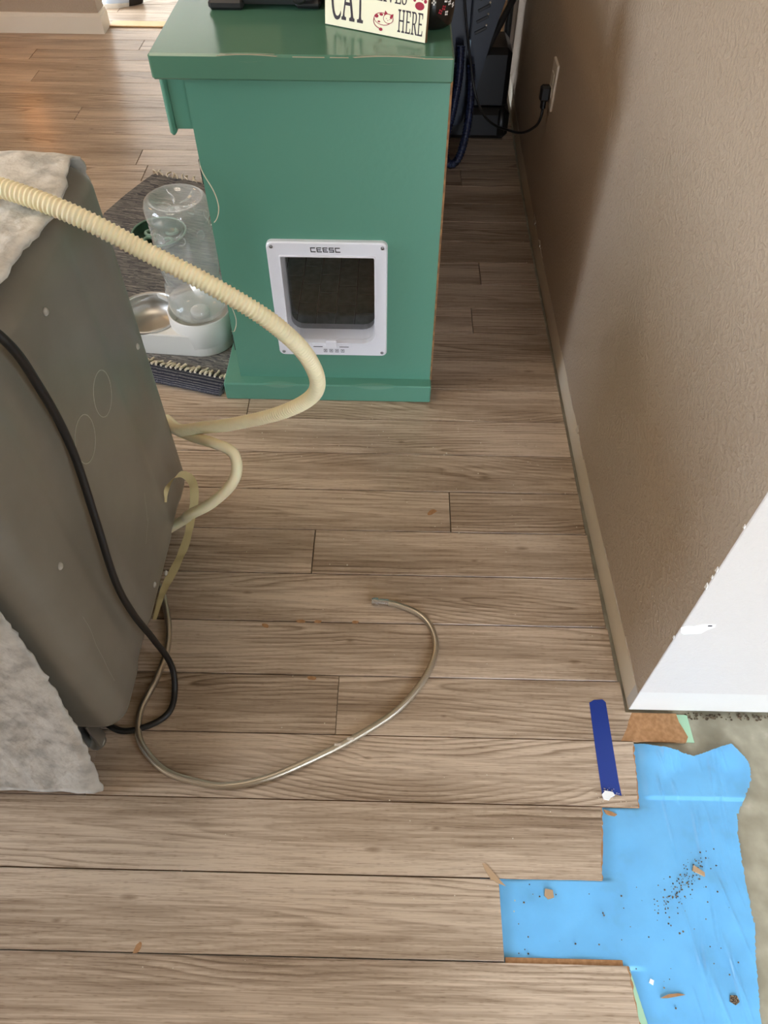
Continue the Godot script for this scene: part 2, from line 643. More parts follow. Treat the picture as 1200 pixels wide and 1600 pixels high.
	M.navy_cloth = plain(rgb(26, 34, 62), 0.8)
	M.black_glaze = plain(rgb(24, 20, 18), 0.12)
	M.petal = plain(rgb(226, 222, 214), 0.4)
	M.petal_red = plain(rgb(170, 40, 54), 0.4)
	# vacuum
	M.navy = plain(rgb(23, 31, 46), 0.28)
	M.navy_hose = plain(rgb(30, 38, 62), 0.22)
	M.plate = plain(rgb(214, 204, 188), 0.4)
	M.casing = plain(rgb(164, 148, 132), 0.5)
	# torn floor
	M.film = StandardMaterial3D.new()
	M.film.roughness = 0.3
	M.film.albedo_texture = ramp_texture(noise(41, 0.009, 5), 512, [[0.1, rgb(104, 172, 216)], [0.3, rgb(106, 178, 226)], [0.8, rgb(110, 184, 232)]])
	M.film_edge = plain(rgb(150, 196, 226), 0.5)
	M.foam = plain(rgb(178, 220, 184), 0.8)
	M.tape_blue = plain(rgb(26, 56, 138), 0.45)
	M.chip_wood = plain(rgb(176, 146, 112), 0.9)
	M.chip_white = plain(rgb(238, 238, 234), 0.7)
	M.crumb = plain(rgb(206, 194, 172), 0.9)
	M.shoe_blue = plain(rgb(196, 214, 236), 0.5)

# ------------------------------------------------------------------ the setting
const WALLX := [[-4.3, 0.50], [-3.6, 0.49], [-2.9, 0.474], [-2.2, 0.468], [-1.7, 0.471], [-1.2, 0.473], [-0.9, 0.480], [-0.622, 0.486]]

func wall_strip(y0: float, y1: float, inset: float) -> SurfaceTool:
	var st := new_st()
	var poly := PackedVector2Array()
	var z := -4.29
	while z < -0.64:
		poly.append(Vector2(along(WALLX, z) + inset, z))
		z += 0.12
	poly.append(Vector2(along(WALLX, -0.622) + inset, -0.622 - inset))
	poly.append(Vector2(0.489, -0.632))
	poly.append(Vector2(0.6, -0.632))
	poly.append(Vector2(0.6, -4.29))
	prism(st, poly, y0, y1)
	return st

func build_shell() -> void:
	# right-hand wall, from where its baseboard was taken off upwards
	structure("wall_right", wall_strip(0.088, 2.5, 0.0), M.taupe, "taupe knock-down textured wall along the gap beside the green cabinet", "wall")
	var strip := structure("trim_1", wall_strip(0.006, 0.088, 0.003), M.taupe_strip, "smooth bare strip at the foot of the taupe wall without its baseboard", "wall strip")
	var rng := RandomNumberGenerator.new()
	rng.seed = 5
	# ridges of old caulk and torn paint left where the baseboard ended
	var z := -0.66
	while z > -3.3:
		var L := rng.randf_range(0.03, 0.13)
		var st := new_st()
		var y := 0.088 + rng.randf_range(-0.003, 0.002)
		var pts := []
		for k in 5:
			var zz := z - L * k / 4.0
			pts.append(Vector3(along(WALLX, zz) - 0.0004, y + rng.randf_range(-0.0012, 0.0012), zz))
		tube(st, smooth_line(pts, 0.01), func(_l): return 0.0011, 5)
		part("caulk_ridge", st, M.caulk, strip)
		z -= L + rng.randf_range(0.02, 0.16)
	for q in [[-2.33, 0.09, 0.018], [-2.18, 0.092, 0.012], [-1.34, 0.087, 0.012]]:
		var st := new_st()
		var zz: float = q[0]
		var r: float = q[2]
		slab(st, PackedVector2Array([Vector2(-r, -r * 0.9), Vector2(r * 0.7, -r * 0.4), Vector2(r, r * 0.7), Vector2(-r * 0.5, r)]), 0.0025, Transform3D(Basis(Vector3(0, 0, 1), Vector3(0, 1, 0), Vector3(-1, 0, 0)), Vector3(along(WALLX, zz), q[1], zz)))
		part("torn_paint_flap", st, M.caulk, strip)
	# white end of the wall, facing the torn floor
	var st2 := new_st()
	cbox(st2, Vector3(0.4862, 0.098, -0.74), Vector3(2.3, 2.5, -0.6205), 0.0015)
	var ww := structure("wall_front", st2, M.white_wall, "white painted wall end rising from the torn-up floor edge", "wall")
	var st3 := new_st()
	cbox(st3, Vector3(0.4885, 0.012, -0.74), Vector3(2.3, 0.098, -0.6235), 0.001)
	structure("trim_2", st3, M.white_strip, "bare white strip at the foot of the white wall end", "wall strip")
	var st4 := new_st()           # torn paper patch with its nail hole
	slab(st4, PackedVector2Array([Vector2(-0.022, -0.014), Vector2(-0.016, -0.02), Vector2(0.012, -0.016), Vector2(0.018, -0.004), Vector2(0.028, 0.006), Vector2(0.026, 0.014), Vector2(0.004, 0.013), Vector2(-0.008, 0.007), Vector2(-0.020, 0.008), Vector2(-0.027, 0.002)]), 0.0008, Transform3D(Basis.IDENTITY, Vector3(0.512, 0.347, -0.6205)))
	part("torn_patch", st4, M.bare_plaster, ww)
	var st5 := new_st()
	slab(st5, round_rect(-0.004, -0.002, 0.004, 0.002, [0.002, 0.002, 0.002, 0.002], 3), 0.0003, Transform3D(Basis.IDENTITY, Vector3(0.530, 0.357, -0.6196)))
	part("nail_hole", st5, M.dark, ww)
	var g2 := new_st()
	cbox(g2, Vector3(0.505, 0.0, -0.74), Vector3(2.3, 0.012, -0.665), 0.001)
	structure("trim_3", g2, M.bare_wood, "wooden sole plate set back under the white wall corner", "sole plate")
	# chips of white paint broken out along the corner, flecks of plaster on the taupe paint
	for q in [[0.47, 0.007], [0.495, 0.004], [0.515, 0.006], [0.31, 0.004], [0.62, 0.004]]:
		var cp := new_st()
		var k: float = q[1]
		slab(cp, PackedVector2Array([Vector2(-k * 0.3, -k), Vector2(k * 0.7, -k * 0.4), Vector2(k * 0.5, k * 0.6), Vector2(-k * 0.2, k)]), 0.0012, Transform3D(Basis(Vector3(0, 0, 1), Vector3(0, 1, 0), Vector3(-1, 0, 0)), Vector3(0.4862, q[0], -0.624)))
		part("paint_break", cp, M.bare_plaster, ww)
	var fk := new_st()
	for k in 16:
		var zz := -0.72 + rng.randfn(0.0, 0.05)
		var yy := 0.24 + rng.randfn(0.0, 0.05)
		var rr := rng.randf_range(0.0008, 0.0024)
		cbox(fk, Vector3(-0.0008, -rr, -rr * 0.6), Vector3(0.0002, rr, rr * 0.6), 0.0003, Transform3D(Basis.IDENTITY, Vector3(along(WALLX, min(zz, -0.64)), yy, min(zz, -0.64))))
	part("plaster_fleck", fk, M.caulk, strip)
	# door casing further down the taupe wall
	var cs := new_st()
	cbox(cs, Vector3(0.455, 0.011, -3.66), Vector3(0.50, 2.1, -3.56), 0.003)
	structure("trim_4", cs, M.casing, "light brown door casing at the dark end of the corridor", "casing")
	# far wall with its baseboard and the doorway to the bright room
	var fw := new_st()
	cbox(fw, Vector3(-3.4, 0.0, -4.285), Vector3(-1.502, 2.5, -4.182))
	cbox(fw, Vector3(-0.55, 0.0, -4.285), Vector3(0.6, 2.5, -4.182))
	cbox(fw, Vector3(-1.502, 2.06, -4.285), Vector3(-0.55, 2.5, -4.182))
	structure("wall_far", fw, M.taupe, "taupe far wall with an open doorway to a bright room", "wall")
	var bb := new_st()
	cbox(bb, Vector3(-3.4, 0.011, -4.182), Vector3(-1.502, 0.085, -4.170))
	cbox(bb, Vector3(-3.4, 0.085, -4.182), Vector3(-1.502, 0.100, -4.174))
	cbox(bb, Vector3(-1.502, 0.011, -4.285), Vector3(-1.4905, 0.085, -4.170))
	cbox(bb, Vector3(-1.502, 0.085, -4.285), Vector3(-1.4945, 0.100, -4.174))
	structure("baseboard_far", bb, M.trim_white, "cream baseboard turning the corner into the doorway", "baseboard")
	var th := new_st()
	cbox(th, Vector3(-1.49, 0.012, -4.335), Vector3(-0.55, 0.019, -4.262), 0.002)
	structure("trim_5", th, M.threshold, "pale oak threshold strip across the doorway", "threshold")
	# the rest of the rooms: left wall with a window, wall behind with a glass door, ceiling, the bright room
	var lw := new_st()
	cbox(lw, Vector3(-3.5, 0, -5.6), Vector3(-3.4, 0.15, -4.40))
	cbox(lw, Vector3(-3.5, 2.35, -5.6), Vector3(-3.4, 2.5, -4.40))
	cbox(lw, Vector3(-3.5, 0, -4.40), Vector3(-3.4, 2.5, -1.1))
	cbox(lw, Vector3(-3.5, 0, 0.35), Vector3(-3.4, 2.5, 2.5))
	cbox(lw, Vector3(-3.5, 0, -1.1), Vector3(-3.4, 0.8, 0.35))
	cbox(lw, Vector3(-3.5, 2.3, -1.1), Vector3(-3.4, 2.5, 0.35))
	structure("wall_left", lw, M.taupe)
	var wf := new_st()
	for zz in [-1.1, -0.40, 0.30]:
		cbox(wf, Vector3(-3.48, 0.8, zz), Vector3(-3.43, 2.3, zz + 0.05), 0.004)
	cbox(wf, Vector3(-3.48, 0.8, -1.1), Vector3(-3.38, 0.83, 0.35), 0.004)
	structure("window_1", wf, M.trim_white)
	var bw := new_st()
	cbox(bw, Vector3(-3.5, 0, 2.4), Vector3(0.15, 2.5, 2.5))
	cbox(bw, Vector3(1.5, 0, 2.4), Vector3(2.4, 2.5, 2.5))
	cbox(bw, Vector3(0.15, 2.2, 2.4), Vector3(1.5, 2.5, 2.5))
	structure("wall_back", bw, M.white_wall)
	var pw := new_st()
	cbox(pw, Vector3(-3.4, 0, 0.42), Vector3(0.24, 2.5, 0.50), 0.002)
	structure("wall_added_partition", pw, M.taupe)  # added unseen wall, keeps back-door daylight off the cabinet's left side
	var ew := new_st()
	cbox(ew, Vector3(2.3, 0, -0.74), Vector3(2.4, 2.5, 0.9))
	cbox(ew, Vector3(2.3, 0, 1.5), Vector3(2.4, 2.5, 2.4))
	cbox(ew, Vector3(2.3, 0, 0.9), Vector3(2.4, 1.2, 1.5))
	cbox(ew, Vector3(2.3, 2.2, 0.9), Vector3(2.4, 2.5, 1.5))
	structure("wall_side", ew, M.white_wall)
	var df := new_st()
	for xx in [0.15, 1.46]:
		cbox(df, Vector3(xx, 0, 2.42), Vector3(xx + 0.04, 2.2, 2.47), 0.004)
	cbox(df, Vector3(0.15, 2.16, 2.42), Vector3(1.5, 2.2, 2.47), 0.004)
	structure("door_1", df, M.trim_white)
	var rw := new_st()
	cbox(rw, Vector3(-0.45, 0, -5.6), Vector3(0.7, 2.5, -5.5))
	cbox(rw, Vector3(-2.3, 0, -5.6), Vector3(-2.2, 2.5, -5.5))
	cbox(rw, Vector3(-2.2, 2.4, -5.6), Vector3(-0.45, 2.5, -5.5))
	cbox(rw, Vector3(-2.2, 0.0, -5.6), Vector3(-0.45, 0.04, -5.5))
	cbox(rw, Vector3(-3.5, 0, -5.6), Vector3(-2.2, 0.1, -5.5))
	cbox(rw, Vector3(-3.5, 2.35, -5.6), Vector3(-2.2, 2.5, -5.5))
	cbox(rw, Vector3(0.6, 0, -5.5), Vector3(0.7, 2.5, -4.285))
	structure("wall_beyond", rw, M.white_wall)
	# sheer curtain added across the far window, unseen; its glow makes the cabinet-top glare
	var cu := thing("added_curtain", "added white sheer curtain, out of view, glowing for glare in the bright room beyond", "curtain", Vector3(-1.325, 0.03, -5.42))
	var cst := new_st()
	sheet(cst, func(u, v): return Vector3(lerp(-0.95, 0.95, u), lerp(0.0, 2.42, v), 0.025 * sin(u * 60.0) + 0.008 * sin(u * 143.0 + v)), 160, 4)
	part("cloth", cst, M.sheer, cu)
	var rod := new_st()
	tube(rod, PackedVector3Array([Vector3(-1.05, 2.43, 0.0), Vector3(0.0, 2.43, 0.0), Vector3(1.05, 2.43, 0.0)]), func(_l): return 0.01, 10)
	part("rod", rod, M.screw, cu)
	var ce := new_st()
	cbox(ce, Vector3(-3.5, 2.5, -5.6), Vector3(2.4, 2.6, 2.5))
	structure("ceiling", ce, M.ceiling)

# ------------------------------------------------------------------ floor: concrete slab with laminate planks
func plank_mesh(x0: float, x1: float, z0: float, z1: float, flip: bool, shift: float) -> ArrayMesh:
	var st := new_st()
	st.set_smooth_group(-1)
	var b := 0.0008
	var uv := func(x: float, z: float) -> Vector2:
		var u := (x - x0) / 1.25 + shift
		var v := (z - z0) / (z1 - z0)
		return Vector2(1.0 - u, 1.0 - v) if flip else Vector2(u, v)
	var P := [[x0, z0], [x1, z0], [x1, z1], [x0, z1]]
	var Q := [[x0 + b, z0 + b], [x1 - b, z0 + b], [x1 - b, z1 - b], [x0 + b, z1 - b]]
	quad(st, Vector3(Q[0][0], FT, Q[0][1]), Vector3(Q[1][0], FT, Q[1][1]), Vector3(Q[2][0], FT, Q[2][1]), Vector3(Q[3][0], FT, Q[3][1]), uv.call(Q[0][0], Q[0][1]), uv.call(Q[1][0], Q[1][1]), uv.call(Q[2][0], Q[2][1]), uv.call(Q[3][0], Q[3][1]))
	for k in 4:
		var j := (k + 1) % 4
		var u0: Vector2 = uv.call(P[k][0], P[k][1])
		var u1: Vector2 = uv.call(P[j][0], P[j][1])
		quad(st, Vector3(P[k][0], FT - b, P[k][1]), Vector3(P[j][0], FT - b, P[j][1]), Vector3(Q[j][0], FT, Q[j][1]), Vector3(Q[k][0], FT, Q[k][1]), u0, u1, u1, u0)
		quad(st, Vector3(P[k][0], 0.003, P[k][1]), Vector3(P[j][0], 0.003, P[j][1]), Vector3(P[j][0], FT - b, P[j][1]), Vector3(P[k][0], FT - b, P[k][1]), u0, u1, u1, u0)
	return mesh_of(st)

func ragged_plank(floor_node: Node, r: int, x0: float, ends: Array, mat: Material, rng: RandomNumberGenerator, flip := false) -> void:
	# a plank whose right end was cut or broken: decor layer on top, brown core showing at the break
	var z0 := ROW0 + ROWW * r + 0.0011
	var z1 := ROW0 + ROWW * (r + 1) - 0.0011
	for layer in 2:
		var poly := PackedVector2Array([Vector2(x0, z1), Vector2(x0, z0)])
		var n := 22
		for k in n + 1:
			var t := float(k) / n
			var z: float = lerp(z0, z1, t)
			var x := along(ends, t)
			x += rng.randf_range(-0.0016, 0.0016) if layer == 0 else rng.randf_range(0.0008, 0.004)
			poly.append(Vector2(x, z))
		var st := new_st()
		var uv := func(q: Vector2) -> Vector2:
			var u := (q.x - x0) / 1.25
			var v := (q.y - z0) / ROWW
			return Vector2(1.0 - u, 1.0 - v) if flip else Vector2(u, v)
		if layer == 0:
			prism(st, poly, FT - 0.0016, FT, uv)
			put("plank", mesh_of(st), mat, floor_node)
		else:
			prism(st, poly, 0.003, FT - 0.0017)
			put("plank_core", mesh_of(st), M.core, floor_node)

func build_floor() -> void:
	var st := new_st()
	cbox(st, Vector3(-3.5, -0.12, -5.6), Vector3(2.4, 0.0, 2.5))
	var fl := structure("floor", st, M.concrete, "floor of grey-brown oak laminate planks on bare concrete", "floor")
	var rng := RandomNumberGenerator.new()
	rng.seed = 2024
	var known := {1: 0.145, 2: -0.18, 5: -0.10, 6: -0.561, -2: -0.399, -5: 0.24, -13: -1.024, -16: -1.374, -19: -1.681, 0: -0.62, 3: -0.67, 4: -0.60, 7: -0.78, 8: -0.93, 9: -0.72, -1: -0.71, -3: -0.1, -4: -0.62}
	for r in range(-33, 19):
		var z0 := ROW0 + ROWW * r
		var z1 := z0 + ROWW
		var joint: float = known[r] if known.has(r) else rng.randf_range(-1.2, 0.0)
		var right: float = 0.41 + 0.06 * sin(r * 2.1)
		if z1 < -0.60:
			right = min(along(WALLX, z0), along(WALLX, z1)) - 0.004
		if z1 < -4.3:
			right = 0.595
		if r >= 5 and r <= 9:
			right = [0.47, 0.478, 0.393, 0.203, 0.406][r - 5]
		var cuts := []
		var x := joint
		while x > -3.4:
			x -= 1.22
		while x < right - 0.02:
			cuts.append(max(x, -3.395))
			x += 1.22
		cuts.append(right)
		for k in cuts.size() - 1:
			var a: float = cuts[k]
			var b: float = cuts[k + 1]
			if b - a < 0.01:
				continue
			var mat: Material = M.planks[rng.randi_range(0, M.planks.size() - 1)]
			var flip := rng.randf() < 0.5
			var last: bool = k == cuts.size() - 2
			if last and r == 5:
				# reaches round the wall corner; its decor is torn off along a slant, baring the core
				var ze := -0.618
				var s5 := new_st()
				var wx := along(WALLX, -0.66) - 0.004
				var uv5 := func(q: Vector2) -> Vector2: return Vector2((q.x - a) / 1.25, (q.y - z0) / ROWW)
				prism(s5, PackedVector2Array([Vector2(a, z1 - 0.0011), Vector2(a, z0 + 0.0011), Vector2(wx, z0 + 0.0011), Vector2(wx, ze), Vector2(0.494, ze), Vector2(0.484, -0.600), Vector2(0.478, -0.585), Vector2(0.462, z1 - 0.0011)]), FT - 0.0016, FT, uv5)
				put("plank", mesh_of(s5), mat, fl)
				var c5 := new_st()
				prism(c5, PackedVector2Array([Vector2(a, z1 - 0.0011), Vector2(a, z0 + 0.0011), Vector2(wx, z0 + 0.0011), Vector2(wx, ze), Vector2(0.583, ze), Vector2(0.585, -0.60), Vector2(0.591, -0.585), Vector2(0.596, -0.57), Vector2(0.590, z1 - 0.0011)]), 0.003, FT - 0.0017)
				put("plank_core", mesh_of(c5), M.core, fl)
				continue
			if last and r == 6:
				ragged_plank(fl, r, a, [[0.0, 0.484], [0.25, 0.480], [0.5, 0.479], [0.85, 0.472], [1.0, 0.472]], mat, rng, flip)
				continue
			if last and r == 7:
				ragged_plank(fl, r, a, [[0.0, 0.402], [0.5, 0.392], [0.9, 0.383], [1.0, 0.383]], mat, rng, flip)
				continue
			if last and r == 8:
				b = 0.203
			if last and r == 9:
				ragged_plank(fl, r, a, [[0.0, 0.404], [0.5, 0.407], [1.0, 0.409]], mat, rng, flip)
				continue
			put("plank", plank_mesh(a + 0.0011, b - 0.0011, z0 + 0.0011, z1 - 0.0011, flip, 0.0), mat, fl)
	# brown tongue of the next plank, showing along the gap where a piece is missing
	box_part("plank_tongue", Vector3(0.204, 0.0045, -0.1865), Vector3(0.398, 0.0075, -0.1775), 0.0005, M.core, fl)
	# chipped spots on plank edges where the brown core shows
	for q in [[-0.268, -0.799, 0.010, 0.4], [-0.192, -0.8115, 0.011, 0.1], [-0.154, -0.8115, 0.010, 0.0], [-0.073, -0.8125, 0.010, 0.0], [-0.157, -0.678, 0.011, 0.2], [0.101, -1.125, 0.016, -0.6], [-0.406, -0.186, 0.011, -1.0]]:
		var cs := new_st()
		var poly := PackedVector2Array()
		for k in 9:
			var an := TAU * k / 9
			var rr: float = q[2] * rng.randf_range(0.65, 1.05)
			poly.append(Vector2(q[0], q[1]) + Vector2(cos(an) * rr, sin(an) * rr * 0.5).rotated(q[3]))
		prism(cs, poly, FT - 0.0004, FT + 0.0003)
		put("chipped_spot", mesh_of(cs), M.core, fl)

# ------------------------------------------------------------------ green cabinet with the cat flap
func lens_poly(w: float, h: float, n := 10) -> PackedVector2Array:
	var p := PackedVector2Array()
	for k in n:
		p.append(Vector2(-w / 2 + w * k / n, -h * sin(PI * k / n)))
	for k in n:
		p.append(Vector2(w / 2 - w * k / n, h * 0.25 * sin(PI * k / n)))
	return p

func build_cabinet() -> void:
	var c := thing("green_cabinet", "green painted cabinet with a framed cat flap in its end panel", "cabinet", Vector3(-0.16, 0.011, -2.08))
	var o := -c.position
	var bx := func(called: String, lo: Vector3, hi: Vector3, bev: float, mat: Material) -> MeshInstance3D:
		return box_part(called, lo + o, hi + o, bev, mat, c)
	var plinth: MeshInstance3D = bx.call("plinth", Vector3(-0.463, 0.011, -2.66), Vector3(0.103, 0.068, -1.513), 0.003, M.green)
	var top: MeshInstance3D = bx.call("top", Vector3(-0.472, 0.832, -2.68), Vector3(0.1025, 0.878, -1.513), 0.004, M.green_top)
	# end panel round the opening for the flap
	var st := new_st()
	var z0 := -1.563
	var z1 := -1.545
	for q in [[-0.42, 0.068, -0.283, 0.832], [-0.037, 0.068, 0.1, 0.832], [-0.283, 0.068, -0.037, 0.185], [-0.283, 0.462, -0.037, 0.832]]:
		cbox(st, Vector3(q[0], q[1], z0) + o, Vector3(q[2], q[3], z1) + o)
	part("end_panel", st, M.green, c)
	bx.call("side_panel", Vector3(-0.42, 0.068, -2.64), Vector3(-0.402, 0.832, -1.563), 0.001, M.green)
	bx.call("far_panel", Vector3(-0.402, 0.068, -2.64), Vector3(0.098, 0.832, -2.622), 0.001, M.green)
	bx.call("back_panel", Vector3(0.0985, 0.030, -2.64), Vector3(0.1045, 0.831, -1.5455), 0.0005, M.hardboard)
	bx.call("drawer", Vector3(-0.464, 0.714, -2.56), Vector3(-0.42, 0.832, -1.575), 0.001, M.green)
	bx.call("drawer_front", Vector3(-0.477, 0.702, -2.58), Vector3(-0.464, 0.831, -1.568), 0.005, M.green)
	for q in [0.60, 0.14]:
		bx.call("hinge", Vector3(-0.428, q, -1.585), Vector3(-0.4195, q + 0.055, -1.565), 0.001, M.black)
	bx.call("inner_floor", Vector3(-0.402, 0.068, -2.62), Vector3(0.098, 0.082, -1.563), 0.0, M.mat_joint)
	# worn spots along the edges, then pale strips painted as the edge highlight
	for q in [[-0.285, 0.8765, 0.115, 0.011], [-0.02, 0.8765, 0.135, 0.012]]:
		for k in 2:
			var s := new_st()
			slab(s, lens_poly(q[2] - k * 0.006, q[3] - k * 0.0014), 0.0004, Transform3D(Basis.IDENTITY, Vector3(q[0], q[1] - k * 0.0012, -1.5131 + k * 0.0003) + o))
			part("edge_wear_highlight", s, M.bare_wood if k == 0 else M.green_top, top)
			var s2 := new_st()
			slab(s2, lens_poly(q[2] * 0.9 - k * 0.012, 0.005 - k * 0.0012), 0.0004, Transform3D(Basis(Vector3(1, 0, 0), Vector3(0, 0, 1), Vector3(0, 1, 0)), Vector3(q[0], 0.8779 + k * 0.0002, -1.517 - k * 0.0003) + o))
			part("edge_wear_highlight", s2, M.bare_wood if k == 0 else M.green_worn, top)
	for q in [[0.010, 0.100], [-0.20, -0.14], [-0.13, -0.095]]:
		box_part("edge_wear_highlight", Vector3(q[0], 0.8745, -1.5140) + o, Vector3(q[1], 0.8756, -1.5133) + o, 0.0, M.bare_wood, top)  # highlight of the chamfered edge, painted as pale strips
	for q in [[-0.31, 0.0655, 0.09, 0.009], [-0.05, 0.0655, 0.11, 0.010]]:
		var s := new_st()
		slab(s, lens_poly(q[2], q[3]), 0.0004, Transform3D(Basis.IDENTITY, Vector3(q[0], q[1], -1.5131) + o))
		part("edge_wear_highlight", s, M.green_worn, plinth)
		var s3 := new_st()
		slab(s3, lens_poly(q[2], 0.008), 0.0004, Transform3D(Basis(Vector3(1, 0, 0), Vector3(0, 0, 1), Vector3(0, 1, 0)), Vector3(q[0], 0.0678, -1.518) + o))
		part("edge_wear_highlight", s3, M.green_worn, plinth)
	# block pattern mat on the inner floor: each block its own piece
	var rng := RandomNumberGenerator.new()
	rng.seed = 31
	for col in 8:
		var xa := -0.399 + col * 0.0565 + 0.0
		var z := -1.566 + (0.0 if col % 2 == 0 else -0.052) + rng.randf_range(-0.006, 0.006)
		if col % 2 == 1:
			bx.call("mat_block", Vector3(xa + 0.0012, 0.082, z + 0.0012), Vector3(xa + 0.0553, 0.0845, -1.566), 0.0008, M.mat_tile)
		while z > -2.56:
			bx.call("mat_block", Vector3(xa + 0.0012, 0.082, max(z - 0.095, -2.615) + 0.0012), Vector3(xa + 0.0553, 0.0845, z - 0.0012), 0.0008, M.mat_tile)
			z -= 0.096
	build_cat_flap(c, o)
	# pale tray that stands inside
	var tray := thing("litter_tray", "pale blue tray standing inside the green cabinet behind the flap", "tray", Vector3(-0.19, 0.0845, -2.37))
	var ts := new_st()
	var outer := round_rect(-0.16, -0.12, 0.16, 0.12, [0.03, 0.03, 0.03, 0.03])
	var inner := round_rect(-0.152, -0.112, 0.152, 0.112, [0.025, 0.025, 0.025, 0.025])
	ring_slab(ts, outer, inner, 0.10, Transform3D(Basis(Vector3(1, 0, 0), Vector3(0, 0, -1), Vector3(0, 1, 0)), Vector3(0, 0.004, 0)), 0.003)
	part("rim", ts, plain(rgb(170, 196, 204), 0.4), tray)
	var tb := new_st()
	prism(tb, outer, 0.0, 0.004)
	part("base", tb, plain(rgb(170, 196, 204), 0.4), tray)

func build_cat_flap(c: Node3D, o: Vector3) -> void:
	var xf := Transform3D(Basis.IDENTITY, Vector3(0, 0, -1.545) + o)
	var st := new_st()
	var outer := round_rect(-0.301, 0.156, -0.019, 0.484, [0.014, 0.014, 0.014, 0.014])
	var inner := round_rect(-0.270, 0.200, -0.050, 0.448, [0.032, 0.032, 0.004, 0.004])
	ring_slab(st, outer, inner, 0.014, xf, 0.0035)
	var flap := part("cat_flap", st, M.white_plastic, c)
	flap.set_meta("label", "white cat flap frame with a clear pane and printed letters")
	# tunnel through the panel, a raised lip round the opening
	var tn := new_st()
	ring_slab(tn, round_rect(-0.281, 0.188, -0.039, 0.460, [0.036, 0.036, 0.006, 0.006]), inner, 0.062, Transform3D(Basis.IDENTITY, Vector3(0, 0, -1.608) + o))
	part("tunnel", tn, M.white_plastic, flap)
	var lp := new_st()
	ring_slab(lp, round_rect(-0.2735, 0.1965, -0.0465, 0.4515, [0.034, 0.034, 0.005, 0.005]), inner, 0.003, Transform3D(Basis.IDENTITY, Vector3(0, 0, -1.531) + o), 0.0012)
	part("lip", lp, M.white_plastic, flap)
	var pn := new_st()
	slab(pn, round_rect(-0.2685, 0.2015, -0.0515, 0.4465, [0.030, 0.030, 0.003, 0.003]), 0.003, Transform3D(Basis.IDENTITY, Vector3(0, 0, -1.588) + o))
	part("pane", pn, M.smoke_pane, flap)
	for q in [[-0.289, 0.472], [-0.031, 0.472], [-0.289, 0.168], [-0.031, 0.168]]:
		var s := new_st()
		var prof := [Vector2(0, 0.0018), Vector2(0.0035, 0.0016), Vector2(0.0046, 0.0), Vector2(0.0, 0.0)]
		lathe(s, prof, 10)
		var sc := part("screw", s, M.screw, flap)
		sc.transform = Transform3D(Basis(Vector3(1, 0, 0), Vector3(0, 0, 1), Vector3(0, -1, 0)), Vector3(q[0], q[1], -1.531) + o)
	# clip at the foot of the opening with a slot on either side
	var cl := new_st()
	cbox(cl, Vector3(-0.178, 0.183, -1.535) + o, Vector3(-0.148, 0.207, -1.526) + o, 0.002)
	cbox(cl, Vector3(-0.215, 0.184, -1.533) + o, Vector3(-0.111, 0.196, -1.5285) + o, 0.0015)
	part("clip", cl, M.white_plastic, flap)
	for xx in [-0.198, -0.130]:
		box_part("slot", Vector3(xx - 0.012, 0.187, -1.5287) + o, Vector3(xx + 0.012, 0.1885, -1.5278) + o, 0.0, M.ink, flap)
	for k in 4:                                # four small printed lock symbols
		var x := -0.184 + k * 0.015
		var s := new_st()
		var zz := -1.5308
		for b in [[0, 0, 0.009, 0.0012], [0, 0.0085, 0.009, 0.0097], [0, 0, 0.0012, 0.0097], [0.0078, 0, 0.009, 0.0097], [0.003, 0.003, 0.006, 0.007]]:
			cbox(s, Vector3(x + b[0], 0.168 + b[1], zz) + o, Vector3(x + b[2], 0.168 + b[3], zz + 0.0004) + o)
		part("printed_symbol", s, M.ink_grey, flap)
	# wide lettering: C E E S C
	var strokes := {
		"C": [[0, 0, 1, 0.20], [0, 0.80, 1, 1], [0, 0, 0.18, 1]],
		"E": [[0, 0, 1, 0.20], [0, 0.80, 1, 1], [0, 0.40, 0.85, 0.60], [0, 0, 0.18, 1]],
		"S": [[0, 0, 1, 0.20], [0, 0.80, 1, 1], [0, 0.40, 1, 0.60], [0, 0.40, 0.18, 1], [0.82, 0, 1, 0.60]]}
	var lx := -0.1985
	for ch in "CEESC":
		var s := new_st()
		for b in strokes[ch]:
			var w := 0.0118
			var h := 0.0125
			var pts := PackedVector2Array()
			for q in [Vector2(b[0], b[1]), Vector2(b[2], b[1]), Vector2(b[2], b[3]), Vector2(b[0], b[3])]:
				pts.append(Vector2(lx + q.x * w - q.y * 0.0012 + 0.0012, 0.4595 + q.y * h))
			slab(s, pts, 0.0004, Transform3D(Basis.IDENTITY, Vector3(0, 0, -1.5311) + o))
		part("letter", s, M.ink, flap)
		lx += 0.0143

# ------------------------------------------------------------------ dishwasher standing on the floor with its back to the gap
func tub_ring(inset: float, y: float) -> PackedVector3Array:
	# outline in x and z, rounded corners, a shallow upright channel in the back face
	var x0 := -1.06 + inset
	var x1 := -0.474 - inset
	var z0 := -1.142 + inset
	var z1 := -0.512 - inset
	var r: float = max(0.045 - inset, 0.006)
	var out := PackedVector3Array()
	for q in round_rect(x0, z0, x1, z1, [0.02, r, r, 0.02], 6):
		out.append(Vector3(q.x, y, q.y))
	# finer steps along the back face (between the two rounded corners on x1)
	var res := PackedVector3Array()
	for k in out.size():
		var a := out[k]
		var b := out[(k + 1) % out.size()]
		res.append(a)
		if a.x > x1 - 0.001 and b.x > x1 - 0.001 and abs(b.z - a.z) > 0.2:
			for j in range(1, 40):
				var t := j / 40.0
				var z: float = lerp(a.z, b.z, t)
				var dip := 0.005 * (smoothstep(-0.745, -0.72, z) - smoothstep(-0.66, -0.625, z)) + 0.003 * (smoothstep(-1.06, -1.035, z) - smoothstep(-0.97, -0.945, z))
				res.append(Vector3(lerp(a.x, b.x, t) - dip, y, z))
	return res

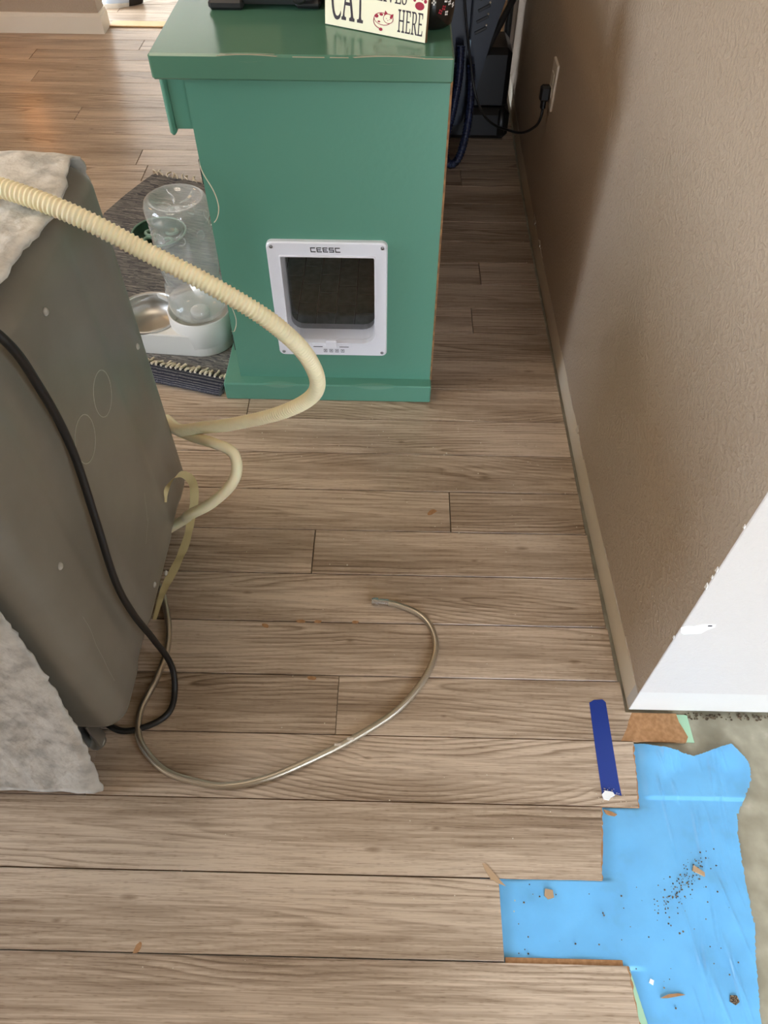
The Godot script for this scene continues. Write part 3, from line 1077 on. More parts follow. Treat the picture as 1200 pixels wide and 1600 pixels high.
func build_dishwasher() -> void:
	var d := thing("dishwasher", "grey plastic dishwasher tub with felt blanket, its bare back turned outward", "dishwasher", Vector3(-0.76, 0.011, -0.83))
	var o := -d.position
	var st := new_st()
	st.set_smooth_group(0)
	var levels := []
	for q in [[0.03, 0.112], [0.012, 0.118], [0.004, 0.128], [0.0, 0.145]]:
		levels.append(tub_ring(q[0], q[1]))
	for k in 8:
		levels.append(tub_ring(0.0, 0.2 + 0.075 * k))
	for k in 7:
		var a := (k + 1) * PI / 14
		levels.append(tub_ring(0.05 * (1 - cos(a)), 0.82 + 0.05 * sin(a)))
	for k in levels.size() - 1:
		var A: PackedVector3Array = levels[k]
		var B: PackedVector3Array = levels[k + 1]
		for j in A.size():
			var i := (j + 1) % A.size()
			quad(st, A[j] + o, A[i] + o, B[i] + o, B[j] + o)
	for e in [0, levels.size() - 1]:
		var R: PackedVector3Array = levels[e]
		var m := Vector3(-0.77, R[0].y, -0.83)
		for j in R.size():
			var i := (j + 1) % R.size()
			if e == 0:
				tri(st, m + o, R[i] + o, R[j] + o)
			else:
				tri(st, m + o, R[j] + o, R[i] + o)
	var tub := part("tub", st, M.tub, d)
	# lip along the bottom edge, base frame and feet
	box_part("base_tray", Vector3(-1.03, 0.04, -1.10) + o, Vector3(-0.53, 0.112, -0.56) + o, 0.004, M.dark, d)
	for q in [[-0.565, -0.545], [-0.565, -1.11], [-1.0, -0.545], [-1.0, -1.11]]:
		var f := new_st()
		cbox(f, Vector3(q[0] - 0.014, 0.016, q[1] - 0.002) + o, Vector3(q[0] + 0.014, 0.114, q[1] + 0.002) + o, 0.0006)
		cbox(f, Vector3(q[0] - 0.014, 0.016, q[1]) + o, Vector3(q[0] - 0.010, 0.114, q[1] + 0.026) + o, 0.0006)
		cbox(f, Vector3(q[0] + 0.010, 0.016, q[1]) + o, Vector3(q[0] + 0.014, 0.114, q[1] + 0.026) + o, 0.0006)
		var leg := part("leg", f, M.galvanised, d)
		var g := new_st()
		lathe(g, [Vector2(0.0, 0.03), Vector2(0.006, 0.03), Vector2(0.006, 0.008), Vector2(0.016, 0.006), Vector2(0.017, 0.0), Vector2(0.0, 0.0)], 14, Vector3(q[0], 0.011, q[1] + 0.012) + o)
		part("foot", g, M.galvanised, leg)
	# rivets, knock-out discs, scuffs on the back
	var face := func(y: float, z: float, dx := 0.0) -> Transform3D:
		return Transform3D(Basis(Vector3(0, 0, -1), Vector3(0, 1, 0), Vector3(1, 0, 0)), Vector3(-0.474 + dx, y, z) + o)
	for q in [[0.806, -1.062], [0.806, -0.825], [0.806, -0.59], [0.545, -1.076], [0.542, -0.588], [0.118, -0.86], [0.165, -0.80]]:
		var s := new_st()
		lathe(s, [Vector2(0.0, 0.0035), Vector2(0.004, 0.003), Vector2(0.0058, 0.001), Vector2(0.0062, -0.001), Vector2(0.0, -0.001)], 12)
		var rv := part("rivet", s, M.tub_scuff, tub)
		rv.transform = Transform3D(Basis(Vector3(0, -1, 0), Vector3(1, 0, 0), Vector3(0, 0, 1)), Vector3(-0.474, q[0], q[1]) + o)
	for q in [[0.599, -0.889], [0.599, -0.786]]:
		var s := new_st()
		var oc := PackedVector2Array()
		var ic := PackedVector2Array()
		for k in 40:
			var a := TAU * k / 40
			oc.append(Vector2(cos(a), sin(a)) * 0.0385)
			ic.append(Vector2(cos(a), sin(a)) * 0.0372)
		ring_slab(s, oc, ic, 0.0008, face.call(q[0], q[1]))
		part("knockout_ring", s, M.tub_scuff, tub)
	var rng := RandomNumberGenerator.new()
	rng.seed = 9
	for q in [[0.31, -0.56, 0.32, -0.535, 0.05], [0.30, -0.93, 0.27, -0.90, 0.0], [0.29, -1.09, 0.22, -1.085, 0.0]]:
		pass
	for q in [[[0.425, -0.575], [0.235, -0.555]], [[0.335, -0.90], [0.285, -0.87]], [[0.285, -0.88], [0.262, -0.83]], [[0.255, -1.085], [0.205, -1.09]], [[0.20, -1.065], [0.175, -1.062]]]:
		var a: Array = q[0]
		var b: Array = q[1]
		var s := new_st()
		var pts := []
		for k in 6:
			var t := k / 5.0
			pts.append(Vector3(-0.4746, lerp(float(a[0]), float(b[0]), t), lerp(float(a[1]), float(b[1]), t) + rng.randf_range(-0.002, 0.002)) + o)
		tube(s, smooth_line(pts, 0.008), func(_l): return 0.0008, 5)
		part("scratch", s, M.tub_scuff, tub)
	# door on the far side of the tub
	box_part("door", Vector3(-1.12, 0.12, -1.13) + o, Vector3(-1.062, 0.86, -0.525) + o, 0.006, M.steel, d)
	# felt blanket over the top and down both sides
	var edge := [[0.0, -0.53], [0.24, -0.50], [0.275, -0.489], [0.31, -0.480], [0.34, -0.469], [0.365, -0.469], [0.385, -0.476], [0.41, -0.484], [0.435, -0.487], [0.545, -0.505], [0.60, -0.517], [0.755, -0.519], [0.90, -0.522], [1.0, -0.527]]
	var path := [Vector2(-1.156, 0.35), Vector2(-1.156, 0.55), Vector2(-1.156, 0.76), Vector2(-1.148, 0.845), Vector2(-1.10, 0.884), Vector2(-1.02, 0.886), Vector2(-0.92, 0.884), Vector2(-0.80, 0.885), Vector2(-0.65, 0.886), Vector2(-0.56, 0.884), Vector2(-0.506, 0.845), Vector2(-0.498, 0.76), Vector2(-0.496, 0.6), Vector2(-0.493, 0.45), Vector2(-0.484, 0.3), Vector2(-0.465, 0.14), Vector2(-0.437, 0.022)]
	var cv := Curve2D.new()
	cv.bake_interval = 0.01
	for k in path.size():
		var t: Vector2 = (path[min(k + 1, path.size() - 1)] - path[max(k - 1, 0)]).normalized()
		cv.add_point(path[k], -t * (path[k] - path[max(k - 1, 0)]).length() / 3.0, t * (path[min(k + 1, path.size() - 1)] - path[k]).length() / 3.0)
	var total := cv.get_baked_length()
	var fz := noise(61, 28.0, 4)
	var lump := noise(62, 9.0, 2)
	var ragged := noise(63, 30.0, 3)
	var felt := new_st()
	var body := func(u: float, v: float, side: float) -> Vector3:
		var q := cv.sample_baked(u * total)
		var q2 := cv.sample_baked(min(u * total + 0.004, total))
		var q1 := cv.sample_baked(max(u * total - 0.004, 0.0))
		var tn := (q2 - q1).normalized()
		var nr := Vector2(-tn.y, tn.x) * -1.0
		if nr.dot(q - Vector2(-0.83, 0.5)) < 0:
			nr = -nr
		var xe := along(edge, u) + ragged.get_noise_1d(u * 3.0) * 0.006
		var x: float = lerp(-1.05, xe, v)
		var th := 0.0055 + 0.003 * lump.get_noise_2d(x, u * total)
		var taper := 1.0 - 0.6 * smoothstep(0.97, 1.0, v)
		var off := side * th * taper + 0.003 * lump.get_noise_2d(x + 7.0, u * total + 3.0) + 0.0018 * fz.get_noise_2d(x, u * total) * side
		return Vector3(x, q.y + nr.y * off, q.x + nr.x * off) + o
	sheet(felt, func(u, v): return body.call(u, v, 1.0), 170, 70)
	sheet(felt, func(u, v): return body.call(u, 1.0 - v, -1.0), 170, 40)
	# close the free edges
	felt.set_smooth_group(0)
	for k in 170:
		var u0 := k / 170.0
		var u1 := (k + 1) / 170.0
		quad(felt, body.call(u0, 1.0, 1.0), body.call(u1, 1.0, 1.0), body.call(u1, 1.0, -1.0), body.call(u0, 1.0, -1.0))
	for k in 70:
		var v0 := k / 70.0
		var v1 := (k + 1) / 70.0
		quad(felt, body.call(1.0, v0, 1.0), body.call(1.0, v1, 1.0), body.call(1.0, v1, -1.0), body.call(1.0, v0, -1.0))
	var fb := part("felt_blanket", felt, M.felt, d)
	fb.set_meta("label", "off-white felt insulation blanket")
	# strip of masking tape, looped loose at one end
	var tp := new_st()
	var tl := smooth_line([Vector3(-0.468, 0.235, -0.958), Vector3(-0.462, 0.262, -0.975), Vector3(-0.445, 0.262, -1.012), Vector3(-0.432, 0.215, -1.035), Vector3(-0.438, 0.155, -1.035), Vector3(-0.448, 0.115, -1.005), Vector3(-0.455, 0.095, -0.955), Vector3(-0.464, 0.098, -0.89), Vector3(-0.474, 0.108, -0.82), Vector3(-0.476, 0.112, -0.75)], 0.008)
	var tw := noise(64, 9.0, 1)
	var n := tl.size()
	tp.set_smooth_group(0)
	for k in n - 1:
		var pr := []
		for e in [k, k + 1]:
			var dr := (tl[min(e + 1, n - 1)] - tl[max(e - 1, 0)]).normalized()
			var tt := float(e) / n
			var wv := Vector3(0.7, 0.5, -0.5).lerp(Vector3(0.95, 0.1, 0.3), smoothstep(0.2, 0.5, tt))
			wv = (wv - dr * wv.dot(dr)).normalized().rotated(dr, 0.2 * tw.get_noise_1d(tt * 1.4))
			var half := 0.0095 * (0.25 + 0.75 * smoothstep(0.0, 0.16, tt)) * (1.0 - 0.55 * smoothstep(0.7, 1.0, tt))
			pr.append([tl[e] + wv * half + o, tl[e] - wv * half + o])
		quad(tp, pr[0][0], pr[0][1], pr[1][1], pr[1][0])
	part("masking_tape", tp, M.masking, d)

# ------------------------------------------------------------------ hoses and the power cord
func build_hoses() -> void:
	var dh := thing("drain_hose", "cream corrugated drain hose arching from behind the dishwasher over its felt top", "hose", Vector3(-0.3, 0.011, -1.0))
	var o := -dh.position
	var st := new_st()
	var line := smooth_line([Vector3(-1.25, 1.02, -1.10), Vector3(-0.95, 0.965, -1.03), Vector3(-0.70, 0.935, -0.975), Vector3(-0.54, 0.914, -0.951), Vector3(-0.435, 0.888, -0.927), Vector3(-0.348, 0.839, -0.919), Vector3(-0.253, 0.792, -0.902), Vector3(-0.180, 0.730, -0.905), Vector3(-0.138, 0.634, -0.940), Vector3(-0.1385, 0.525, -0.985), Vector3(-0.205, 0.440, -1.022), Vector3(-0.325, 0.357, -1.068), Vector3(-0.40, 0.315, -1.098), Vector3(-0.464, 0.277, -1.128), Vector3(-0.505, 0.262, -1.172)], 0.0011)
	var total := 0.0
	for k in line.size() - 1:
		total += line[k].distance_to(line[k + 1])
	var rad := func(l: float) -> float:
		var sm: float = smoothstep(total - 0.45, total - 0.30, l)
		return lerp(0.0132 + 0.0011 * sin(l * TAU / 0.0066), 0.0134 + 0.0002 * sin(l * TAU / 0.0066), sm)
	var sh := PackedVector3Array()
	for p in line:
		sh.append(p + o)
	tube(st, sh, rad, 14)
	part("corrugated_hose", st, M.hose, dh)
	var s2 := new_st()
	var lower := []
	for p in [Vector3(-0.505, 0.262, -1.172), Vector3(-0.535, 0.255, -1.176), Vector3(-0.505, 0.250, -1.165), Vector3(-0.43, 0.279, -1.105), Vector3(-0.368, 0.318, -1.05), Vector3(-0.322, 0.318, -1.02), Vector3(-0.320, 0.285, -0.985), Vector3(-0.368, 0.236, -0.962), Vector3(-0.43, 0.185, -0.965), Vector3(-0.452, 0.14, -0.99), Vector3(-0.50, 0.09, -1.0)]:
		lower.append(p + o)
	tube(s2, smooth_line(lower, 0.006), func(_l): return 0.0115, 14)
	part("smooth_hose", s2, M.hose, dh)
	# power cord
	var pc := thing("power_cord", "black power cord running down the grey dishwasher back onto the floor", "cord", Vector3(-0.45, 0.011, -0.66))
	var o2 := -pc.position
	var pts := []
	for p in [Vector3(-0.60, 0.915, -0.70), Vector3(-0.50, 0.905, -0.688), Vector3(-0.462, 0.872, -0.689), Vector3(-0.463, 0.772, -0.717), Vector3(-0.465, 0.641, -0.728), Vector3(-0.463, 0.509, -0.701), Vector3(-0.461, 0.374, -0.67), Vector3(-0.460, 0.265, -0.672), Vector3(-0.452, 0.150, -0.682), Vector3(-0.438, 0.06, -0.675), Vector3(-0.433, 0.019, -0.640), Vector3(-0.437, 0.0175, -0.592), Vector3(-0.478, 0.0175, -0.562), Vector3(-0.528, 0.0175, -0.555), Vector3(-0.60, 0.0175, -0.60)]:
		pts.append(p + o2)
	tube_part("cable", pts, 0.0062, M.cord, pc, 12, 0.008)
	# braided supply hose
	var sp := thing("supply_hose", "braided steel water supply hose curling on the laminate floor", "hose", Vector3(-0.2, 0.011, -0.65))
	var o3 := -sp.position
	var hp := []
	for p in [Vector3(-0.60, 0.06, -0.95), Vector3(-0.52, 0.035, -0.89), Vector3(-0.482, 0.024, -0.81), Vector3(-0.468, 0.0185, -0.74), Vector3(-0.476, 0.0185, -0.666), Vector3(-0.492, 0.0185, -0.603), Vector3(-0.489, 0.0185, -0.557), Vector3(-0.469, 0.0185, -0.519), Vector3(-0.417, 0.0185, -0.476), Vector3(-0.352, 0.0185, -0.457), Vector3(-0.303, 0.0185, -0.451), Vector3(-0.232, 0.0185, -0.465), Vector3(-0.151, 0.0185, -0.501), Vector3(-0.055, 0.0185, -0.554), Vector3(0.02, 0.0185, -0.608), Vector3(0.072, 0.0185, -0.672), Vector3(0.1, 0.0185, -0.738), Vector3(0.095, 0.0185, -0.792), Vector3(0.067, 0.0185, -0.831), Vector3(0.017, 0.0185, -0.854), Vector3(-0.005, 0.0185, -0.859)]:
		hp.append(p + o3)
	tube_part("braided_hose", hp, 0.0068, M.braid, sp, 14, 0.008)
	var dirn := Vector3(-0.98, 0.0, -0.06).normalized()
	var seg := func(called: String, a: float, b: float, r: float, sides: int) -> void:
		var base := Vector3(-0.005, 0.0195, -0.859) + o3
		var s := new_st()
		tube(s, PackedVector3Array([base + dirn * a, base + dirn * lerp(a, b, 0.5), base + dirn * b]), func(_l): return r, sides)
		part(called, s, M.steel, sp)
	seg.call("ferrule", -0.004, 0.016, 0.0076, 18)
	seg.call("collar", 0.014, 0.019, 0.0062, 14)
	seg.call("hex_nut", 0.019, 0.030, 0.0098, 6)
	seg.call("collar", 0.030, 0.033, 0.0078, 14)
	var fl := new_st()                           # flakes of dry glue on the braid
	for q in [[-0.070, -0.545], [-0.094, -0.533]]:
		cbox(fl, Vector3(q[0] - 0.007, 0.0235, q[1] - 0.003) + o3, Vector3(q[0] + 0.007, 0.026, q[1] + 0.003) + o3, 0.001)
	part("glue_flake", fl, M.caulk, sp)

# ------------------------------------------------------------------ rug, water dispenser, bowl
func build_pet_corner() -> void:
	var rg := thing("rug", "dark blue-grey woven rug with cream fringe, one end folded over", "rug", Vector3(-0.75, 0.011, -2.1))
	var o := -rg.position
	# outline: left side bulges, right side runs beside the cabinet plinth
	var left := func(t: float) -> Vector2:      # t from far to near
		return Vector2(along([[0.0, -0.935], [0.12, -1.0], [0.25, -1.05], [0.6, -1.03], [1.0, -0.86]], t), along([[0.0, -2.755], [0.12, -2.61], [0.25, -2.465], [1.0, -1.635]], t))
	var right := func(t: float) -> Vector2:
		return Vector2(along([[0.0, -0.478], [1.0, -0.474]], t), lerp(-2.60, -1.533, t))
	var wob := noise(71, 3.0, 2)
	var bump := func(p: Vector2) -> float: return 0.0012 * (1.0 + wob.get_noise_2d(p.x * 3.0, p.y * 3.0))
	var st := new_st()
	var up := func(u: float, v: float) -> Vector3:
		var p: Vector2 = left.call(v).lerp(right.call(v), u)
		return Vector3(p.x, 0.0165 + bump.call(p), p.y) + o
	var dn := func(u: float, v: float) -> Vector3:
		var p: Vector2 = left.call(v).lerp(right.call(v), 1.0 - u)
		return Vector3(p.x, 0.0112, p.y) + o
	sheet(st, up, 12, 40)
	sheet(st, dn, 12, 40)
	for side in [0.0, 1.0]:
		st.set_smooth_group(-1)
		for k in 40:
			var v0 := k / 40.0
			var v1 := (k + 1) / 40.0
			quad(st, up.call(side, v0), up.call(side, v1), dn.call(1.0 - side, v1), dn.call(1.0 - side, v0))
	for k in 12:
		quad(st, up.call(k / 12.0, 0.0), up.call((k + 1) / 12.0, 0.0), dn.call(1.0 - (k + 1) / 12.0, 0.0), dn.call(1.0 - k / 12.0, 0.0))
	var body := part("woven_body", st, M.rug, rg)
	# the near end turned up and back over itself
	var fs := new_st()
	var prof := [Vector2(-0.045, 0.0175), Vector2(0.0, 0.0155), Vector2(0.012, 0.017), Vector2(0.020, 0.0235), Vector2(0.021, 0.031), Vector2(0.014, 0.0375), Vector2(0.0, 0.0395), Vector2(-0.025, 0.037), Vector2(-0.045, 0.0335), Vector2(-0.050, 0.0300), Vector2(-0.046, 0.0265), Vector2(-0.020, 0.0275), Vector2(0.004, 0.0265), Vector2(-0.02, 0.0205), Vector2(-0.045, 0.0175)]
	fs.set_smooth_group(0)
	var e0 := Vector2(-0.86, -1.635)
	var e1 := Vector2(-0.478, -1.534)
	var dir := (e1 - e0).normalized()
	var nrm := Vector2(-dir.y, dir.x)          # towards the near side
	for k in 30:
		for j in prof.size() - 1:
			var q := []
			for e in [[k, j], [k + 1, j], [k + 1, j + 1], [k, j + 1]]:
				var b := e0.lerp(e1, e[0] / 30.0)
				var pr: Vector2 = prof[e[1]]
				var p := b + nrm * (pr.x + 0.002 * wob.get_noise_1d(e[0] * 3.0))
				q.append(Vector3(p.x, pr.y - 0.003, p.y) + o)
			quad(fs, q[0], q[3], q[2], q[1], Vector2(k / 10.0, j / 4.0), Vector2(k / 10.0, (j + 1) / 4.0), Vector2((k + 1) / 10.0, (j + 1) / 4.0), Vector2((k + 1) / 10.0, j / 4.0))
	for e in [0.0, 1.0]:
		var poly := PackedVector2Array()
		for j in prof.size() - 1:
			poly.append(prof[j])
		var idx := Geometry2D.triangulate_polygon(poly)
		var b := e0.lerp(e1, e)
		for k in range(0, idx.size(), 3):
			var q := []
			for j in 3:
				var p := b + nrm * poly[idx[k + j]].x
				q.append(Vector3(p.x, poly[idx[k + j]].y - 0.003, p.y) + o)
			tri(fs, q[0], q[1], q[2])
	part("folded_end", fs, M.rug_underside, rg)
	var rng := RandomNumberGenerator.new()
	rng.seed = 12
	for k in 24:                               # far fringe
		var t := k / 23.0
		var p: Vector2 = left.call(0.0).lerp(right.call(0.0), t)
		var pts := [Vector3(p.x, 0.0155, p.y + 0.006) + o]
		var q := p
		for j in 3:
			q += Vector2(rng.randf_range(-0.012, 0.008), -rng.randf_range(0.008, 0.016))
			pts.append(Vector3(q.x, 0.0145 + rng.randf_range(0, 0.005), q.y) + o)
		tube_part("tassel", pts, 0.0028, M.yarn, body, 5, 0.008)
	for k in 19:                               # fringe of the folded end, lying back over it
		var t := 0.30 + 0.69 * k / 18.0
		var b := e0.lerp(e1, t)
		var pts := []
		var lean := rng.randf_range(-0.012, 0.016)
		for j in 4:
			var p := b + nrm * (-0.034 - j * rng.randf_range(0.009, 0.014)) + dir * lean * j * 0.5
			pts.append(Vector3(p.x, [0.0355, 0.0345, 0.026, 0.0215][j] + rng.randf_range(0.0, 0.003), p.y) + o)
		tube_part("tassel", pts, 0.0038, M.yarn, body, 6, 0.008)

	# gravity water dispenser: white base with a steel bowl, clear bottle upside down in it
	var wd := thing("water_dispenser", "white pet water dispenser with a clear upturned bottle and steel bowl on the rug", "water dispenser", Vector3(-0.564, 0.0195, -1.772))
	var base := new_st()
	var stad := PackedVector2Array()
	for k in 25:
		var a := -PI / 2 + PI * k / 24
		stad.append(Vector2(cos(a), sin(a)) * 0.0905)
	for k in 25:
		var a := PI / 2 + PI * k / 24
		stad.append(Vector2(-0.160 + cos(a) * 0.098, -0.02 + sin(a) * 0.098))
	var hole := PackedVector2Array()
	for q in stad:
		hole.append((q - Vector2(-0.08, -0.01)) * 0.955 + Vector2(-0.08, -0.01))
	ring_slab(base, stad, hole, 0.070, Transform3D(Basis(Vector3(1, 0, 0), Vector3(0, 0, 1), Vector3(0, 1, 0)), Vector3(0, 0, 0)), 0.003)
	var deck_hole := PackedVector2Array()
	for q in stad:
		deck_hole.append(Vector2(-0.160, -0.02) + (q - Vector2(-0.160, -0.02)).normalized() * 0.0955)
	ring_slab(base, hole, deck_hole, 0.010, Transform3D(Basis(Vector3(1, 0, 0), Vector3(0, 0, 1), Vector3(0, 1, 0)), Vector3(0, 0.058, 0)))
	part("base", base, M.base_plastic, wd)
	var cup := new_st()
	lathe(cup, [Vector2(0.0, 0.004), Vector2(0.084, 0.004), Vector2(0.090, 0.01), Vector2(0.0915, 0.060), Vector2(0.0915, 0.106), Vector2(0.089, 0.108), Vector2(0.0855, 0.105), Vector2(0.0845, 0.075), Vector2(0.03, 0.068), Vector2(0.0, 0.066)], 48)
	part("holder", cup, M.base_plastic, wd)
	var bowl := new_st()
	lathe(bowl, [Vector2(0.099, 0.066), Vector2(0.101, 0.071), Vector2(0.098, 0.0745), Vector2(0.094, 0.073), Vector2(0.090, 0.045), Vector2(0.086, 0.028), Vector2(0.083, 0.026), Vector2(0.079, 0.018), Vector2(0.05, 0.013), Vector2(0.0, 0.012)], 48, Vector3(-0.160, 0, -0.02))
	part("steel_bowl", bowl, plain(rgb(186, 184, 178), 0.42, 1.0), wd)
	var bt := new_st()
	lathe(bt, [Vector2(0.022, 0.070), Vector2(0.024, 0.086), Vector2(0.05, 0.092), Vector2(0.074, 0.104), Vector2(0.081, 0.122), Vector2(0.0815, 0.175), Vector2(0.080, 0.192), Vector2(0.076, 0.203), Vector2(0.0745, 0.212), Vector2(0.077, 0.224), Vector2(0.0805, 0.238), Vector2(0.0815, 0.30), Vector2(0.0805, 0.335), Vector2(0.0775, 0.342), Vector2(0.0775, 0.382), Vector2(0.081, 0.388), Vector2(0.0825, 0.395), Vector2(0.0825, 0.418), Vector2(0.078, 0.432), Vector2(0.070, 0.437), Vector2(0.062, 0.4345), Vector2(0.056, 0.427), Vector2(0.035, 0.418), Vector2(0.0, 0.414)], 56)
	var bottle := part("bottle", bt, M.bottle, wd)
	for k in 5:                                # ribs moulded into the sunken bottom
		var a := TAU * k / 5 + 0.5
		var pts := []
		for j in 6:
			var r := 0.012 + 0.009 * j
			pts.append(Vector3(cos(a + 0.12 * sin(j)) * r, 0.4175 + 0.0022 * j + (0.004 if j == 5 else 0.0), sin(a + 0.12 * sin(j)) * r))
		tube_part("moulded_rib", pts, 0.0022, M.bottle, bottle, 8, 0.006)
	for k in 9:                                # embossed scrolls round the shoulder
		var a := TAU * k / 9
		var pts := []
		for j in 8:
			var s := j / 7.0
			var an := a + 0.22 * cos(s * 5.0) * (0.5 + s * 0.5)
			pts.append(Vector3(cos(an) * 0.0785, 0.362 + 0.013 * sin(s * 5.0), sin(an) * 0.0785))
		tube_part("embossed_scroll", pts, 0.0018, M.bottle, bottle, 6, 0.005)
	var wt := new_st()
	lathe(wt, [Vector2(0.0, 0.094), Vector2(0.05, 0.094), Vector2(0.072, 0.106), Vector2(0.0785, 0.122), Vector2(0.079, 0.142), Vector2(0.0, 0.142)], 40)
	part("water", wt, M.water, wd)
	var nz := new_st()
	lathe(nz, [Vector2(0.0, 0.072), Vector2(0.026, 0.072), Vector2(0.027, 0.098), Vector2(0.020, 0.104), Vector2(0.012, 0.106), Vector2(0.0, 0.104)], 24)
	part("cap", nz, M.base_plastic, wd)
	# green glazed feeding dish behind it
	var gd := thing("feeding_dish", "small dark green glazed feeding dish with a raised swirl on the rug", "dish", Vector3(-0.806, 0.0195, -2.285))
	var gs := new_st()
	lathe(gs, [Vector2(0.0, 0.0), Vector2(0.062, 0.0), Vector2(0.085, 0.020), Vector2(0.092, 0.036), Vector2(0.087, 0.036), Vector2(0.078, 0.020), Vector2(0.06, 0.009), Vector2(0.0, 0.008)], 44)
	part("dish", gs, M.green_glaze, gd)
	var gr := new_st()
	lathe(gr, [Vector2(0.0925, 0.0345), Vector2(0.0935, 0.0375), Vector2(0.0905, 0.0395), Vector2(0.0865, 0.0375), Vector2(0.087, 0.035)], 44)
	part("rim", gr, M.green_glaze_rim, gd)
	for q in [[-0.035, -0.02, 0.4], [-0.03, 0.028, 2.2], [0.03, 0.03, 4.0], [0.035, -0.03, 5.2]]:
		var pts := []
		for j in 10:
			var a: float = q[2] + j * 0.42
			pts.append(Vector3(q[0] + cos(a) * 0.018, 0.017 + 0.003 * sin(j * 0.35), q[1] + sin(a) * 0.018))
		tube_part("raised_swirl", pts, 0.0062, M.green_glaze_rim, gd, 8, 0.006)
	# a thin clear cable hanging along the cabinet edge
	var cb := thing("thin_cable", "thin pale cable bowed out from the green cabinet edge", "cable", Vector3(-0.42, 0.011, -1.54))
	var oc := -cb.position
	tube_part("wire", [Vector3(-0.423, 0.66, -1.56) + oc, Vector3(-0.418, 0.645, -1.540) + oc, Vector3(-0.398, 0.60, -1.534) + oc, Vector3(-0.394, 0.565, -1.534) + oc, Vector3(-0.404, 0.535, -1.538) + oc, Vector3(-0.424, 0.51, -1.555) + oc], 0.0012, M.yarn, cb, 6, 0.01)
	tube_part("wire", [Vector3(-0.424, 0.33, -1.555) + oc, Vector3(-0.408, 0.30, -1.538) + oc, Vector3(-0.402, 0.26, -1.536) + oc, Vector3(-0.412, 0.225, -1.540) + oc, Vector3(-0.424, 0.21, -1.555) + oc], 0.0011, M.yarn, cb, 6, 0.01)

# ------------------------------------------------------------------ things standing on the cabinet
func text_mesh(txt: String, height: float, depth: float) -> TextMesh:
	var t := TextMesh.new()
	var f := SystemFont.new()
	f.font_names = PackedStringArray(["Droid Serif"])
	t.font = f
	t.text = txt
	t.font_size = 64
	t.pixel_size = height / 46.0
	t.depth = depth
	t.curve_step = 1.0
	return t

